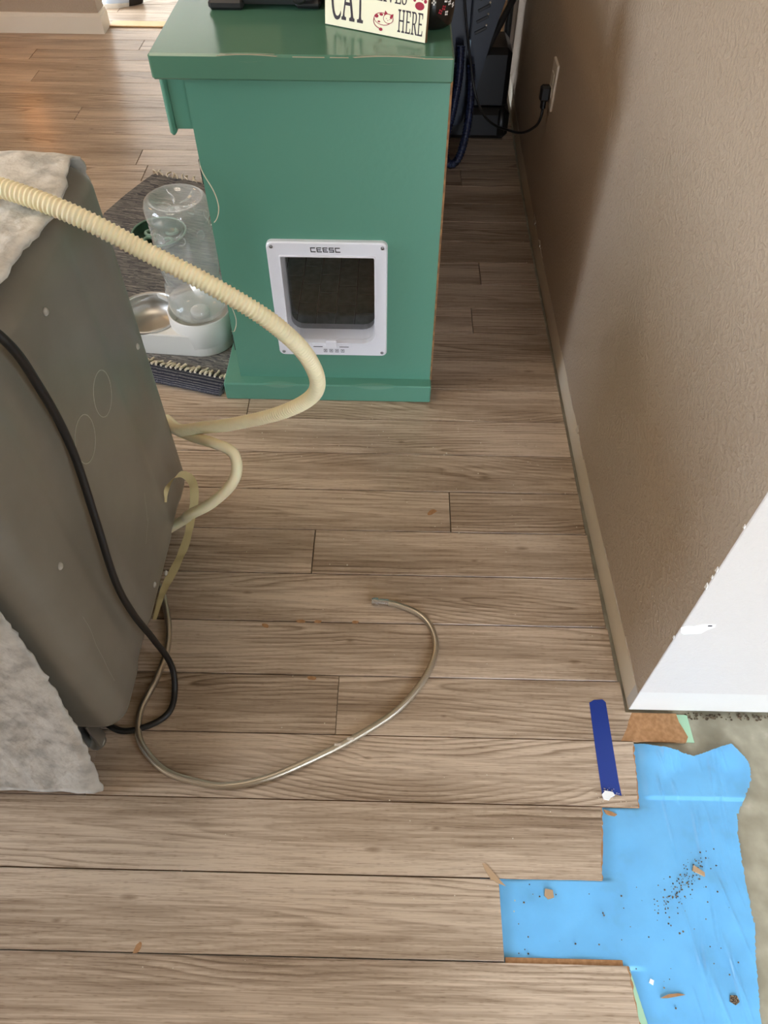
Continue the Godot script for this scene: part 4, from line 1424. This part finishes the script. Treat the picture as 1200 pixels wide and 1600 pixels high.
func build_cabinet_top_things() -> void:
	var H := 0.878
	# cream sign leaning against the black mug
	var sg := thing("wooden_sign", "cream wooden sign with black and red lettering leaning on the cabinet top", "sign", Vector3(-0.150, H, -1.671))
	var turn := atan2(-0.095, 0.198)
	sg.rotation = Vector3(0, turn, 0)
	var tilt := Basis(Vector3(1, 0, 0), deg_to_rad(-6.0))
	var L := 0.2196
	var hgt := 0.106
	var bs := new_st()
	cbox(bs, Vector3(0, 0, -0.009), Vector3(L, hgt, -0.0006), 0.0006, Transform3D(tilt, Vector3(0, 0.0012, 0)))
	part("board", bs, M.board_edge, sg)
	var fs := new_st()
	cbox(fs, Vector3(0.0004, 0.0004, -0.0006), Vector3(L - 0.0004, hgt - 0.0004, 0.0), 0.0, Transform3D(tilt, Vector3(0, 0.0012, 0)))
	var front := part("painted_face", fs, M.cream, sg)
	var word := func(txt: String, x0: float, x1: float, y0: float, cap: float) -> void:
		var m := text_mesh(txt, cap, 0.0006)
		var o := put("lettering", m, M.letter, front)
		var bb := m.get_aabb()
		var sx := (x1 - x0) / bb.size.x
		var sy := cap / bb.size.y
		var p := Vector3(x0 - bb.position.x * sx, y0 - bb.position.y * sy, 0.0002)
		o.transform = Transform3D(tilt * Basis.from_scale(Vector3(sx, sy, 1)), tilt * p + Vector3(0, 0.0012, 0))
	word.call("CAT", 0.015, 0.090, 0.011, 0.078)
	word.call("LIVES", 0.113, 0.176, 0.055, 0.030)
	word.call("HERE", 0.160, 0.212, 0.010, 0.037)
	# red paw and the small curled cat drawing
	var flat := func(called: String, poly: PackedVector2Array, z: float, mat: Material) -> void:
		var s := new_st()
		slab(s, poly, 0.0003, Transform3D(tilt, Vector3(0, 0.0012, 0) + tilt * Vector3(0, 0, z)))
		part(called, s, mat, front)
	var disc := func(cx: float, cy: float, rx: float, ry: float) -> PackedVector2Array:
		var p := PackedVector2Array()
		for k in 18:
			p.append(Vector2(cx + cos(TAU * k / 18) * rx, cy + sin(TAU * k / 18) * ry))
		return p
	flat.call("red_paw", disc.call(0.203, 0.0575, 0.0095, 0.0065), 0.0001, M.red)
	for q in [[0.192, 0.066], [0.199, 0.070], [0.207, 0.070], [0.214, 0.066]]:
		flat.call("red_paw", disc.call(q[0], q[1], 0.0030, 0.0030), 0.0001, M.red)
	# cat lying curled: outline under, cream over, red patches on top
	flat.call("cat_outline", disc.call(0.1275, 0.0265, 0.0190, 0.0105), 0.0001, M.red)
	flat.call("cat_body", disc.call(0.1275, 0.0265, 0.0176, 0.0093), 0.0003, M.cream)
	flat.call("cat_ear", PackedVector2Array([Vector2(0.1300, 0.0330), Vector2(0.1325, 0.0410), Vector2(0.1390, 0.0355)]), 0.0004, M.red)
	flat.call("cat_ear", PackedVector2Array([Vector2(0.1430, 0.0350), Vector2(0.1500, 0.0375), Vector2(0.1490, 0.0300)]), 0.0004, M.red)
	flat.call("cat_outline", disc.call(0.1395, 0.0285, 0.0108, 0.0082), 0.0005, M.red)
	flat.call("cat_body", disc.call(0.1395, 0.0285, 0.0096, 0.0071), 0.0007, M.cream)
	for q in [[0.1145, 0.0300, 0.0042, 0.0030], [0.1245, 0.0335, 0.0040, 0.0020], [0.1455, 0.0315, 0.0022, 0.0028], [0.1200, 0.0215, 0.0030, 0.0014]]:
		flat.call("cat_spot", disc.call(q[0], q[1], q[2], q[3]), 0.0009, M.red)
	for q in [[0.1360, 0.0285], [0.1425, 0.0275]]:
		flat.call("cat_eye", disc.call(q[0], q[1], 0.0014, 0.0004), 0.0009, M.red)
	flat.call("cat_nose", disc.call(0.1390, 0.0258, 0.0009, 0.0007), 0.0009, M.red)
	var tail := []
	for q in [Vector3(0.1090, 0.0270, 0.0004), Vector3(0.1085, 0.0195, 0.0004), Vector3(0.1130, 0.0135, 0.0004), Vector3(0.1220, 0.0100, 0.0004)]:
		tail.append(tilt * q + Vector3(0, 0.0012, 0))
	tube_part("cat_tail", tail, 0.0007, M.red, front, 6, 0.003)
	flat.call("cat_spot", disc.call(0.1245, 0.0092, 0.0038, 0.0028), 0.0009, M.red)
	# black flowered mug
	var mg := thing("mug", "shiny black mug painted with small white and red flowers beside the cream sign", "mug", Vector3(0.060, H, -1.683))
	var ms := new_st()
	lathe(ms, [Vector2(0.0, 0.0), Vector2(0.036, 0.0), Vector2(0.043, 0.006), Vector2(0.0465, 0.03), Vector2(0.047, 0.10), Vector2(0.045, 0.103), Vector2(0.043, 0.10), Vector2(0.042, 0.02), Vector2(0.0, 0.012)], 40)
	part("cup", ms, M.black_glaze, mg)
	tube_part("handle", [Vector3(-0.043, 0.085, -0.012), Vector3(-0.072, 0.080, -0.02), Vector3(-0.076, 0.05, -0.022), Vector3(-0.066, 0.028, -0.019), Vector3(-0.043, 0.025, -0.012)], 0.0055, M.black_glaze, mg, 10, 0.006)
	for q in [[0.9, 0.030, true], [1.05, 0.04, false], [0.75, 0.046, true], [1.2, 0.034, false], [0.95, 0.052, true], [0.5, 0.04, true], [1.5, 0.05, true]]:
		var s := new_st()
		for k in 4:
			var a: float = TAU * k / 4 + q[0]
			var an: float = q[0] + cos(a) * 0.06
			cbox(s, Vector3(-0.0016, -0.0016, 0.0), Vector3(0.0016, 0.0016, 0.0006), 0.0003, Transform3D(Basis(Vector3.UP, PI / 2 - an), Vector3(cos(an) * 0.0466, q[1] + sin(a) * 0.003, sin(an) * 0.0466)))
		part("painted_flower", s, M.petal if q[2] else M.petal_red, mg)
	# dark grey plastic case
	var cs := thing("plastic_case", "dark grey plastic case with a tan inset panel on the cabinet top", "case", Vector3(-0.277, H, -1.824))
	var body := new_st()
	cbox(body, Vector3(-0.115, 0.006, -0.075), Vector3(0.112, 0.16, 0.082), 0.018)
	part("shell", body, M.case, cs)
	var bz := new_st()
	cbox(bz, Vector3(-0.117, 0.0, -0.06), Vector3(-0.045, 0.02, 0.086), 0.006)
	cbox(bz, Vector3(0.06, 0.002, -0.06), Vector3(0.114, 0.018, 0.078), 0.006)
	part("foot_rail", bz, M.case_dark, cs)
	var pn := new_st()
	cbox(pn, Vector3(-0.095, 0.026, 0.080), Vector3(0.03, 0.13, 0.0835), 0.0015)
	part("inset_panel", pn, M.case_panel, cs)
	var lt := new_st()
	lathe(lt, [Vector2(0.0, 0.0), Vector2(0.016, 0.0), Vector2(0.016, 0.004), Vector2(0.010, 0.006), Vector2(0.0, 0.004)], 20)
	var latch := part("latch", lt, M.case_dark, cs)
	latch.transform = Transform3D(Basis(Vector3(1, 0, 0), Vector3(0, 0, 1), Vector3(0, -1, 0)), Vector3(0.070, 0.028, 0.081))
	# navy pouch between the case and the sign
	var np := thing("navy_pouch", "navy blue cloth pouch tucked behind the cream sign", "pouch", Vector3(-0.125, H, -1.80))
	var ns := new_st()
	cbox(ns, Vector3(-0.035, 0.0, -0.05), Vector3(0.05, 0.11, 0.035), 0.018)
	part("pouch_body", ns, M.navy_cloth, np)
	var nf := new_st()
	cbox(nf, Vector3(-0.033, 0.07, 0.034), Vector3(0.048, 0.108, 0.038), 0.0015)
	part("pouch_flap", nf, M.navy_cloth, np)

# ------------------------------------------------------------------ tall added bookcase hidden behind the cabinet; it shades the end of the corridor
func build_shading_bookcase() -> void:
	var t := thing("shading_bookcase", "added tall dark brown bookcase standing behind the green cabinet", "shading_bookcase", Vector3(-0.16, FT, -3.15))
	var wood := plain(rgb(58, 44, 34), 0.5)
	for x in [-0.24, 0.22]:
		box_part("side_panel", Vector3(x, 0.0, -0.42), Vector3(x + 0.02, 1.95, 0.42), 0.002, wood, t)
	box_part("back_panel", Vector3(0.205, 0.0, -0.40), Vector3(0.22, 1.93, 0.40), 0.0, wood, t)
	for z in [-0.42, 0.40]:
		box_part("end_panel", Vector3(-0.22, 0.0, z), Vector3(0.205, 1.95, z + 0.02), 0.002, wood, t)
	for y in [0.06, 0.5, 0.95, 1.4, 1.93]:
		box_part("shelf", Vector3(-0.22, y, -0.40), Vector3(0.205, y + 0.02, 0.40), 0.001, wood, t)

# ------------------------------------------------------------------ outlet, cord, vacuum in the dark end of the corridor
func build_vacuum_corner() -> void:
	var wx := along(WALLX, -2.41)
	var ou := thing("wall_outlet", "cream wall outlet plate on the taupe wall with a black plug", "outlet", Vector3(wx, 0.486, -2.412))
	var st := new_st()
	cbox(st, Vector3(-0.0065, -0.0645, -0.0375), Vector3(0.001, 0.0645, 0.0375), 0.002)
	var plate := part("plate", st, M.plate, ou)
	for y in [-0.02, 0.02]:
		var s := new_st()
		cbox(s, Vector3(-0.0085, y - 0.014, -0.0165), Vector3(-0.006, y + 0.014, 0.0165), 0.002)
		part("receptacle", s, M.plate, plate)
	var sc := new_st()
	lathe(sc, [Vector2(0.0, 0.0015), Vector2(0.003, 0.001), Vector2(0.0035, 0.0), Vector2(0, 0)], 10)
	var scr := part("screw", sc, M.screw, plate)
	scr.transform = Transform3D(Basis(Vector3(0, 1, 0), Vector3(-1, 0, 0), Vector3(0, 0, 1)), Vector3(-0.0065, 0, 0))

	var co := thing("electric_cord", "black plugged-in cord drooping from the cream wall outlet", "cord", Vector3(0.36, 0.011, -2.6))
	var o := -co.position
	var pl := new_st()
	cbox(pl, Vector3(0.431, 0.440, -2.426) + o, Vector3(wx - 0.0085, 0.484, -2.398) + o, 0.006)
	cbox(pl, Vector3(0.438, 0.415, -2.422) + o, Vector3(0.454, 0.445, -2.402) + o, 0.005)
	part("plug", pl, M.black, co)
	var pts := []
	for p in [Vector3(0.447, 0.43, -2.412), Vector3(0.446, 0.39, -2.412), Vector3(0.438, 0.355, -2.432), Vector3(0.415, 0.29, -2.53), Vector3(0.385, 0.24, -2.66), Vector3(0.345, 0.222, -2.74), Vector3(0.308, 0.235, -2.79), Vector3(0.275, 0.29, -2.83), Vector3(0.252, 0.375, -2.84), Vector3(0.229, 0.48, -2.84), Vector3(0.208, 0.60, -2.84), Vector3(0.20, 0.76, -2.88), Vector3(0.21, 0.86, -2.95)]:
		pts.append(p + o)
	tube_part("cable", pts, 0.0042, M.cord, co, 10, 0.012)

	# upright vacuum cleaner, dark blue
	var v := thing("vacuum_cleaner", "dark blue upright vacuum cleaner with vent slots behind the green cabinet", "vacuum cleaner", Vector3(0.26, 0.011, -3.05))
	var ov := -v.position
	var bd := new_st()
	var front := PackedVector2Array([Vector2(0.155, 0.12), Vector2(0.24, 0.13), Vector2(0.29, 0.26), Vector2(0.325, 0.42), Vector2(0.365, 0.56), Vector2(0.375, 0.80), Vector2(0.34, 0.95), Vector2(0.20, 0.97), Vector2(0.155, 0.85)])
	slab(bd, front, 0.15, Transform3D(Basis.IDENTITY, Vector3(0, 0, -3.10) + ov))
	var inner := PackedVector2Array()
	for q in front:
		inner.append((q - Vector2(0.26, 0.55)) * 0.92 + Vector2(0.26, 0.55))
	slab(bd, inner, 0.012, Transform3D(Basis.IDENTITY, Vector3(0, 0, -2.95) + ov))
	var body := part("body", bd, M.navy, v)
	for k in 6:
		var s := new_st()
		cbox(s, Vector3(-0.022, -0.005, 0), Vector3(0.022, 0.005, 0.003), 0.0015, Transform3D(Basis(Vector3.BACK, 0.45), Vector3(0.282 + k * 0.003, 0.455 + k * 0.034, -2.9385) + ov))
		part("vent_slot", s, M.black, body)
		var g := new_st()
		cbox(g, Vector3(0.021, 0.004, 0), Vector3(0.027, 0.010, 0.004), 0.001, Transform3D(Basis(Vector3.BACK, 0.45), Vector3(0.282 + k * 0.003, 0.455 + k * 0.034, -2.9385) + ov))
		part("vent_glint", g, M.plate, body)  # pale bit painted as the glint at each slot
	var rib := new_st()
	cbox(rib, Vector3(0.243, 0.39, -2.94) + ov, Vector3(0.250, 0.93, -2.925) + ov, 0.003)
	part("seam_rib", rib, M.navy, body)
	var bg := new_st()
	cbox(bg, Vector3(0.243, 0.385, -2.935) + ov, Vector3(0.252, 0.43, -2.922) + ov, 0.003)
	part("badge", bg, plain(rgb(150, 176, 196), 0.3), body)
	var head := new_st()
	cbox(head, Vector3(0.15, 0.012, -3.42) + ov, Vector3(0.445, 0.13, -3.08) + ov, 0.02)
	cbox(head, Vector3(0.19, 0.12, -3.30) + ov, Vector3(0.43, 0.34, -3.10) + ov, 0.02)
	part("motor_head", head, M.black, v)
	var wh := new_st()
	lathe(wh, [Vector2(0.0, 0.0), Vector2(0.055, 0.0), Vector2(0.06, 0.006), Vector2(0.06, 0.024), Vector2(0.05, 0.03), Vector2(0.0, 0.03)], 28)
	var wheel := part("wheel", wh, M.black, v)
	wheel.transform = Transform3D(Basis(Vector3(0, -1, 0), Vector3(1, 0, 0), Vector3(0, 0, 1)), Vector3(0.40, 0.0735, -3.12) + ov)
	tube_part("strut", [Vector3(0.25, 0.24, -2.97) + ov, Vector3(0.33, 0.37, -3.05) + ov, Vector3(0.42, 0.50, -3.16) + ov], 0.012, M.case_dark, v, 10, 0.03)
	tube_part("wand", [Vector3(0.425, 0.10, -3.3) + ov, Vector3(0.428, 0.5, -3.35) + ov, Vector3(0.43, 1.05, -3.4) + ov], 0.014, M.case_dark, v, 12, 0.05)
	var handle := [Vector3(0.26, 0.95, -3.02) + ov, Vector3(0.26, 1.10, -3.04) + ov, Vector3(0.26, 1.17, -3.0) + ov, Vector3(0.26, 1.18, -2.93) + ov]
	tube_part("handle", handle, 0.015, M.black, v, 12, 0.02)
	var vh := thing("coiled_hose", "glossy dark blue hose loop hanging beside the vacuum cleaner", "hose", Vector3(0.2, 0.011, -2.84))
	var oh := -vh.position
	var ring := new_st()
	var lp := []
	for p in [Vector3(0.215, 0.42, -2.90), Vector3(0.215, 0.33, -2.88), Vector3(0.200, 0.22, -2.855), Vector3(0.182, 0.13, -2.84), Vector3(0.184, 0.055, -2.835), Vector3(0.205, 0.030, -2.835), Vector3(0.232, 0.050, -2.838), Vector3(0.252, 0.12, -2.845), Vector3(0.262, 0.21, -2.86), Vector3(0.262, 0.29, -2.88), Vector3(0.255, 0.36, -2.90)]:
		lp.append(p + oh)
	tube(ring, smooth_line(lp, 0.0022), func(l): return 0.0150 + 0.0010 * sin(l * TAU / 0.011), 12)
	part("loop", ring, M.navy_hose, vh)
	tube_part("inner_tube", [Vector3(0.20, 0.36, -2.92) + oh, Vector3(0.155, 0.27, -2.90) + oh, Vector3(0.15, 0.16, -2.885) + oh, Vector3(0.165, 0.07, -2.88) + oh], 0.009, M.navy_hose, vh, 10, 0.012)

# ------------------------------------------------------------------ blue film, foam, tape
func build_torn_floor() -> void:
	var xl := [[-0.57, 0.44], [-0.40, 0.17], [-0.1775, 0.17], [-0.1765, 0.409], [-0.10, 0.424], [0.0, 0.44], [0.25, 0.46]]
	var xr := [[-0.57, 0.69], [-0.545, 0.70], [-0.523, 0.702], [-0.49, 0.694], [-0.464, 0.682], [-0.423, 0.654], [-0.383, 0.644], [-0.309, 0.637], [-0.239, 0.632], [-0.104, 0.603], [0.25, 0.58]]
	var pe := [[-0.57, 0.485], [-0.4335, 0.473], [-0.4325, 0.402], [-0.3075, 0.383], [-0.3065, 0.203], [-0.1775, 0.203], [-0.1765, 0.409], [0.25, 0.46]]
	var slow := noise(83, 5.0, 2)
	var tear := noise(84, 60.0, 3)
	var folds := []
	var frng := RandomNumberGenerator.new()
	frng.seed = 88
	for k in 34:
		var upper := k < 12
		folds.append([frng.randf_range(0.50, 0.66), frng.randf_range(-0.545, -0.46) if upper else frng.randf_range(-0.42, 0.0), frng.randf_range(0.02, 0.05) if upper else frng.randf_range(0.03, 0.11), frng.randf_range(-0.12, 0.22), frng.randf_range(0.0016, 0.0034), frng.randf_range(0.0014, 0.0036)])
	var fm := new_st()
	var pt := func(u: float, v: float) -> Vector3:
		# v runs from the torn upper edge towards the near side
		var ztop := -0.55
		var z0: float = lerp(ztop, 0.25, v)
		var a := along(xl, z0)
		var b := along(xr, z0) + 0.003 * tear.get_noise_1d(z0 * 4.0)
		var x: float = clamp(lerp(0.165, 0.71, u), a, b)
		# the torn upper edge dips and rises
		var topz := along([[0.44, -0.556], [0.50, -0.556], [0.53, -0.549], [0.572, -0.537], [0.598, -0.532], [0.635, -0.543], [0.675, -0.556], [0.70, -0.530]], x) + 0.0015 * tear.get_noise_1d(x * 5.0)
		var z: float = z0
		if v < 0.12:
			z = lerp(topz, lerp(ztop, 0.25, 0.12), v / 0.12)
		var free: float = smoothstep(0.0, 0.035, x - along(pe, z))
		if z < -0.557:
			free *= 0.3
		var h := 0.0016 + free * (0.0022 + 0.0030 * (0.5 + slow.get_noise_2d(x * 1.6, z * 1.6)))
		for f in folds:
			var along_z: float = (z - f[1]) / f[2]
			if absf(along_z) < 1.0:
				var dx: float = (x - f[0] - (z - f[1]) * f[3]) / f[4]
				if absf(dx) < 3.0:
					h += free * f[5] * exp(-dx * dx) * (1.0 - along_z * along_z)
		if z < -0.452 + 0.002 * (x - 0.5):
			h += 0.0042 * free * smoothstep(0.475, 0.50, x)
			h += 0.010 * free * smoothstep(-0.50, -0.55, z) * smoothstep(0.50, 0.56, x) * (0.5 + 0.5 * sin(x * 60.0))
		return Vector3(x, h, z)
	var nu := 260
	var nv := 240
	var P := []
	for i in nv + 1:
		var row := PackedVector3Array()
		for j in nu + 1:
			row.append(pt.call(float(j) / nu, float(i) / nv))
		P.append(row)
	fm.set_smooth_group(0)
	for i in nv:
		for j in nu:
			var A: Vector3 = P[i][j]
			var B: Vector3 = P[i][j + 1]
			var C: Vector3 = P[i + 1][j + 1]
			var D: Vector3 = P[i + 1][j]
			if B.x - A.x > 1e-5 and C.x - D.x > 1e-5:
				quad(fm, A, B, C, D, Vector2(A.x, A.z) * 2.0, Vector2(B.x, B.z) * 2.0, Vector2(C.x, C.z) * 2.0, Vector2(D.x, D.z) * 2.0)
	var film := part("blue_film", fm, M.film, self)
	tag(film, "wrinkled sky blue plastic underlay film lying on the bare concrete", "film")
	# pale green foam underlay
	var f1 := new_st()
	prism(f1, PackedVector2Array([Vector2(0.30, -0.172), Vector2(0.44, -0.172), Vector2(0.47, 0.0), Vector2(0.47, 0.25), Vector2(0.30, 0.25)]), 0.0002, 0.0013)
	tag(part("foam_underlay", f1, M.foam, self), "pale green foam underlay showing beside the broken plank end", "foam sheet")
	var f2 := new_st()
	prism(f2, PackedVector2Array([Vector2(0.560, -0.6185), Vector2(0.607, -0.6185), Vector2(0.6085, -0.5615), Vector2(0.594, -0.5625), Vector2(0.560, -0.5625)]), 0.0004, 0.0028)
	tag(part("foam_underlay", f2, M.foam, self), "pale green foam scrap beside the bare brown board at the wall corner", "foam sheet")
	# painter's tape on the planks
	var tp := thing("painters_tape", "strip of dark blue painter's tape stuck across the planks by the wall corner", "tape", Vector3(0.426, FT, -0.545))
	var ot := -tp.position
	var ts := new_st()
	prism(ts, PackedVector2Array([Vector2(0.411 + ot.x, -0.6365 + ot.z), Vector2(0.421 + ot.x, -0.6425 + ot.z), Vector2(0.439 + ot.x, -0.6440 + ot.z), Vector2(0.4445 + ot.x, -0.638 + ot.z), Vector2(0.4425 + ot.x, -0.478 + ot.z), Vector2(0.4435 + ot.x, -0.452 + ot.z), Vector2(0.432 + ot.x, -0.455 + ot.z), Vector2(0.428 + ot.x, -0.450 + ot.z), Vector2(0.407 + ot.x, -0.447 + ot.z), Vector2(0.4085 + ot.x, -0.55 + ot.z)]), 0.0001, 0.0006)
	part("strip", ts, M.tape_blue, tp)
	var tf := new_st()
	prism(tf, PackedVector2Array([Vector2(0.421 + ot.x, -0.6425 + ot.z), Vector2(0.439 + ot.x, -0.6440 + ot.z), Vector2(0.4445 + ot.x, -0.638 + ot.z), Vector2(0.444 + ot.x, -0.624 + ot.z)]), 0.0006, 0.0011)
	part("folded_corner", tf, M.tape_blue, tp)

# ------------------------------------------------------------------ beyond the doorway
func build_far_room_things() -> void:
	var s := thing("shoe", "pale blue and black shoe on the bright floor beyond the doorway", "shoe", Vector3(-1.50, FT, -4.585))
	s.rotation.y = 0.35
	var sole := new_st()
	var op := PackedVector2Array()
	for k in 28:
		var a := TAU * k / 28
		op.append(Vector2(cos(a) * (0.115 if cos(a) < 0 else 0.10), sin(a) * (0.045 if cos(a) < 0 else 0.037)))
	prism(sole, op, 0.0, 0.022)
	part("sole", sole, M.chip_white, s)
	var up := new_st()
	var f := func(u: float, v: float) -> Vector3:
		var a := TAU * u
		var k := sqrt(max(0.0, 1.0 - v * v * 0.9))
		var x := cos(a) * 0.106 * k + v * 0.03
		return Vector3(x, 0.02 + v * (0.055 + 0.03 * smoothstep(-0.02, 0.1, x)), sin(a) * 0.041 * k)
	sheet(up, f, 32, 8)
	part("upper", up, M.shoe_blue, s)
	var hl := new_st()
	var f2 := func(u: float, v: float) -> Vector3:
		var a := -1.3 + 2.6 * u
		var k := sqrt(max(0.0, 1.0 - v * v * 0.85))
		return Vector3(cos(a) * 0.110 * k + v * 0.03, 0.004 + v * 0.098, sin(a) * 0.044 * k)
	sheet(hl, f2, 20, 8)
	part("heel_cap", hl, M.black, s)
	# small warm night light plugged in on the far wall
	var nl := thing("night_light", "small warm night light plugged in on the far taupe wall", "night light", Vector3(-1.98, 0.40, -4.182))
	var b := new_st()
	cbox(b, Vector3(-0.03, -0.03, 0.0), Vector3(0.03, 0.03, 0.03), 0.006)
	part("plug_body", b, M.white_plastic, nl)
	var g := new_st()
	lathe(g, [Vector2(0.0, 0.07), Vector2(0.010, 0.066), Vector2(0.014, 0.05), Vector2(0.012, 0.032), Vector2(0.0, 0.03)], 16, Vector3(0, 0, 0.03))
	var gm := plain(rgb(255, 190, 110), 0.5)
	gm.emission_enabled = true
	gm.emission = rgb(255, 150, 60)
	gm.emission_energy_multiplier = 20.0
	part("bulb", g, gm, nl)
	var lamp := OmniLight3D.new()
	lamp.name = "night_light_glow"
	lamp.light_color = rgb(255, 170, 90)
	lamp.light_energy = 0.006
	lamp.light_size = 0.012
	lamp.omni_range = 12.0
	lamp.omni_attenuation = 2.0
	lamp.shadow_enabled = true
	lamp.position = Vector3(0, 0.05, 0.03)
	nl.add_child(lamp)

# ------------------------------------------------------------------ scraps lying about
func shard(poly: Array, at: Vector2, turn: float, y0: float, y1: float) -> SurfaceTool:
	var st := new_st()
	var p := PackedVector2Array()
	for q in poly:
		p.append(at + q.rotated(turn))
	prism(st, p, y0, y1)
	return st

func build_debris() -> void:
	var sq := [Vector2(-0.008, -0.006), Vector2(0.005, -0.008), Vector2(0.009, 0.003), Vector2(0.0, 0.009), Vector2(-0.007, 0.005)]
	var stick := [Vector2(-0.011, -0.004), Vector2(0.009, -0.004), Vector2(0.012, 0.002), Vector2(-0.009, 0.005)]
	var sliver := [Vector2(-0.020, 0.002), Vector2(-0.006, -0.002), Vector2(0.010, -0.002), Vector2(0.021, 0.001), Vector2(0.008, 0.002), Vector2(-0.008, 0.003)]
	tag(part("wood_chip", shard(stick, Vector2(0.557, -0.325), 0.6, 0.0055, 0.0105), M.chip_wood, self), "tan sawn wood chip on the blue film near its dirt smear", "wood chip")
	tag(part("wood_chip", shard(sq, Vector2(0.288, -0.283), 0.3, 0.003, 0.009), M.chip_wood, self), "small blocky wood chip on the blue film in the plank gap", "wood chip")
	tag(part("wood_sliver", shard(sliver, Vector2(0.470, -0.139), -0.1, 0.0045, 0.008), M.core, self), "thin brown wood sliver on the blue film", "wood sliver")
	tag(part("dirt_clod", shard([Vector2(-0.006, -0.005), Vector2(0.004, -0.007), Vector2(0.008, 0.001), Vector2(0.002, 0.007), Vector2(-0.007, 0.004)], Vector2(0.568, -0.135), 0.2, 0.0045, 0.009), M.grime, self), "small brown dirt clod on the blue film near its outer edge", "dirt")
	tag(part("paint_flake", shard([Vector2(-0.004, -0.002), Vector2(0.001, -0.005), Vector2(0.005, 0.001), Vector2(-0.001, 0.004)], Vector2(0.440, -0.157), 1.0, 0.0035, 0.0065), M.chip_white, self), "small pale flake on the blue film beside the green foam", "flake")
	tag(part("paint_chip", shard([Vector2(-0.011, -0.002), Vector2(-0.004, -0.009), Vector2(0.010, -0.007), Vector2(0.013, -0.001), Vector2(0.005, 0.003), Vector2(0.001, 0.008), Vector2(-0.009, 0.006)], Vector2(0.417, -0.451), 0.0, FT + 0.0007, FT + 0.004), M.chip_white, self), "torn white paint chip at the end of the blue painter's tape", "paint chip")
	tag(part("wood_splinter", shard([Vector2(-0.017, -0.019), Vector2(-0.010, -0.017), Vector2(0.014, 0.010), Vector2(0.021, 0.017), Vector2(0.005, 0.012), Vector2(-0.001, 0.007), Vector2(-0.004, 0.009), Vector2(-0.006, 0.004), Vector2(-0.014, -0.010)], Vector2(0.192, -0.310), 0.0, FT + 0.0001, FT + 0.0018), M.chip_wood, self), "lifted wood splinter at the corner of the plank gap", "wood splinter")
	tag(part("wood_scrap", shard([Vector2(-0.014, -0.006), Vector2(0.0, -0.004), Vector2(0.010, 0.0), Vector2(0.006, 0.003), Vector2(-0.006, 0.002), Vector2(-0.010, 0.0)], Vector2(0.420, -0.420), 0.1, 0.004, 0.0085), M.core, self), "frayed brown scrap under the broken plank end on blue film", "wood scrap")
	# crumbs: sawdust and plaster dust, too many to count
	var rng := RandomNumberGenerator.new()
	rng.seed = 404
	var st := new_st()
	var crumb := func(x: float, z: float, y: float, r: float) -> void:
		cbox(st, Vector3(-r, 0, -r), Vector3(r, r * 1.2, r), r * 0.4, Transform3D(Basis(Vector3.UP, rng.randf() * 3.0), Vector3(x, y, z)))
	for k in 90:                                 # along the cabinet plinth and over the floor
		crumb.call(rng.randf_range(-0.35, 0.40), -1.50 + absf(rng.randfn(0.0, 0.2)), FT, rng.randf_range(0.0006, 0.0017))
	for k in 110:
		crumb.call(rng.randf_range(-0.45, 0.44), rng.randf_range(-1.3, -0.15), FT, rng.randf_range(0.0004, 0.0012))
	for k in 30:                                 # beside the wall
		crumb.call(0.465 + rng.randf_range(-0.03, 0.0), rng.randf_range(-2.4, -0.66), FT, rng.randf_range(0.0005, 0.0014))
	for k in 40:                                 # by the paint chip
		crumb.call(0.42 + rng.randfn(0.0, 0.02), -0.455 + rng.randfn(0.0, 0.01), FT, rng.randf_range(0.0003, 0.0009))
	var cr := part("sawdust_crumbs", st, M.crumb, self)
	tag(cr, "pale sawdust and plaster crumbs scattered over the planks", "crumbs")
	cr.set_meta("kind", "stuff")
	var st2 := new_st()
	for k in 150:                                # smear of dirt on the film
		var t := rng.randf()
		var x: float = lerp(0.475, 0.575, t) + rng.randfn(0.0, 0.012)
		var z: float = lerp(-0.262, -0.350, t) + rng.randfn(0.0, 0.010)
		var r := rng.randf_range(0.0004, 0.0013)
		cbox(st2, Vector3(-r, 0, -r), Vector3(r, r, r), r * 0.3, Transform3D(Basis(Vector3.UP, rng.randf() * 3.0), Vector3(x, 0.0062, z)))
	for k in 60:
		var r := rng.randf_range(0.0004, 0.0015)
		cbox(st2, Vector3(-r, 0, -r), Vector3(r, r, r), r * 0.3, Transform3D(Basis(Vector3.UP, rng.randf() * 3.0), Vector3(rng.randf_range(0.22, 0.6), 0.0055, rng.randf_range(-0.30, -0.12))))
	var dr := part("dirt_specks", st2, M.grime, self)
	tag(dr, "dark dirt specks smeared over the blue film", "dirt")
	dr.set_meta("kind", "stuff")
	var st3 := new_st()
	for k in 220:                                # rubble under the white wall edge
		var r := rng.randf_range(0.0007, 0.0022)
		cbox(st3, Vector3(-r, 0, -r), Vector3(r, r * 1.1, r), r * 0.4, Transform3D(Basis(Vector3(rng.randf(), rng.randf(), rng.randf()).normalized(), rng.randf() * 3.0), Vector3(rng.randf_range(0.60, 1.0), 0.001, -0.621 + rng.randf_range(-0.003, 0.010))))
	var rb := part("plaster_rubble", st3, M.grime, self)
	tag(rb, "brown crumbs of plaster and glue along the white wall foot", "rubble")
	rb.set_meta("kind", "stuff")
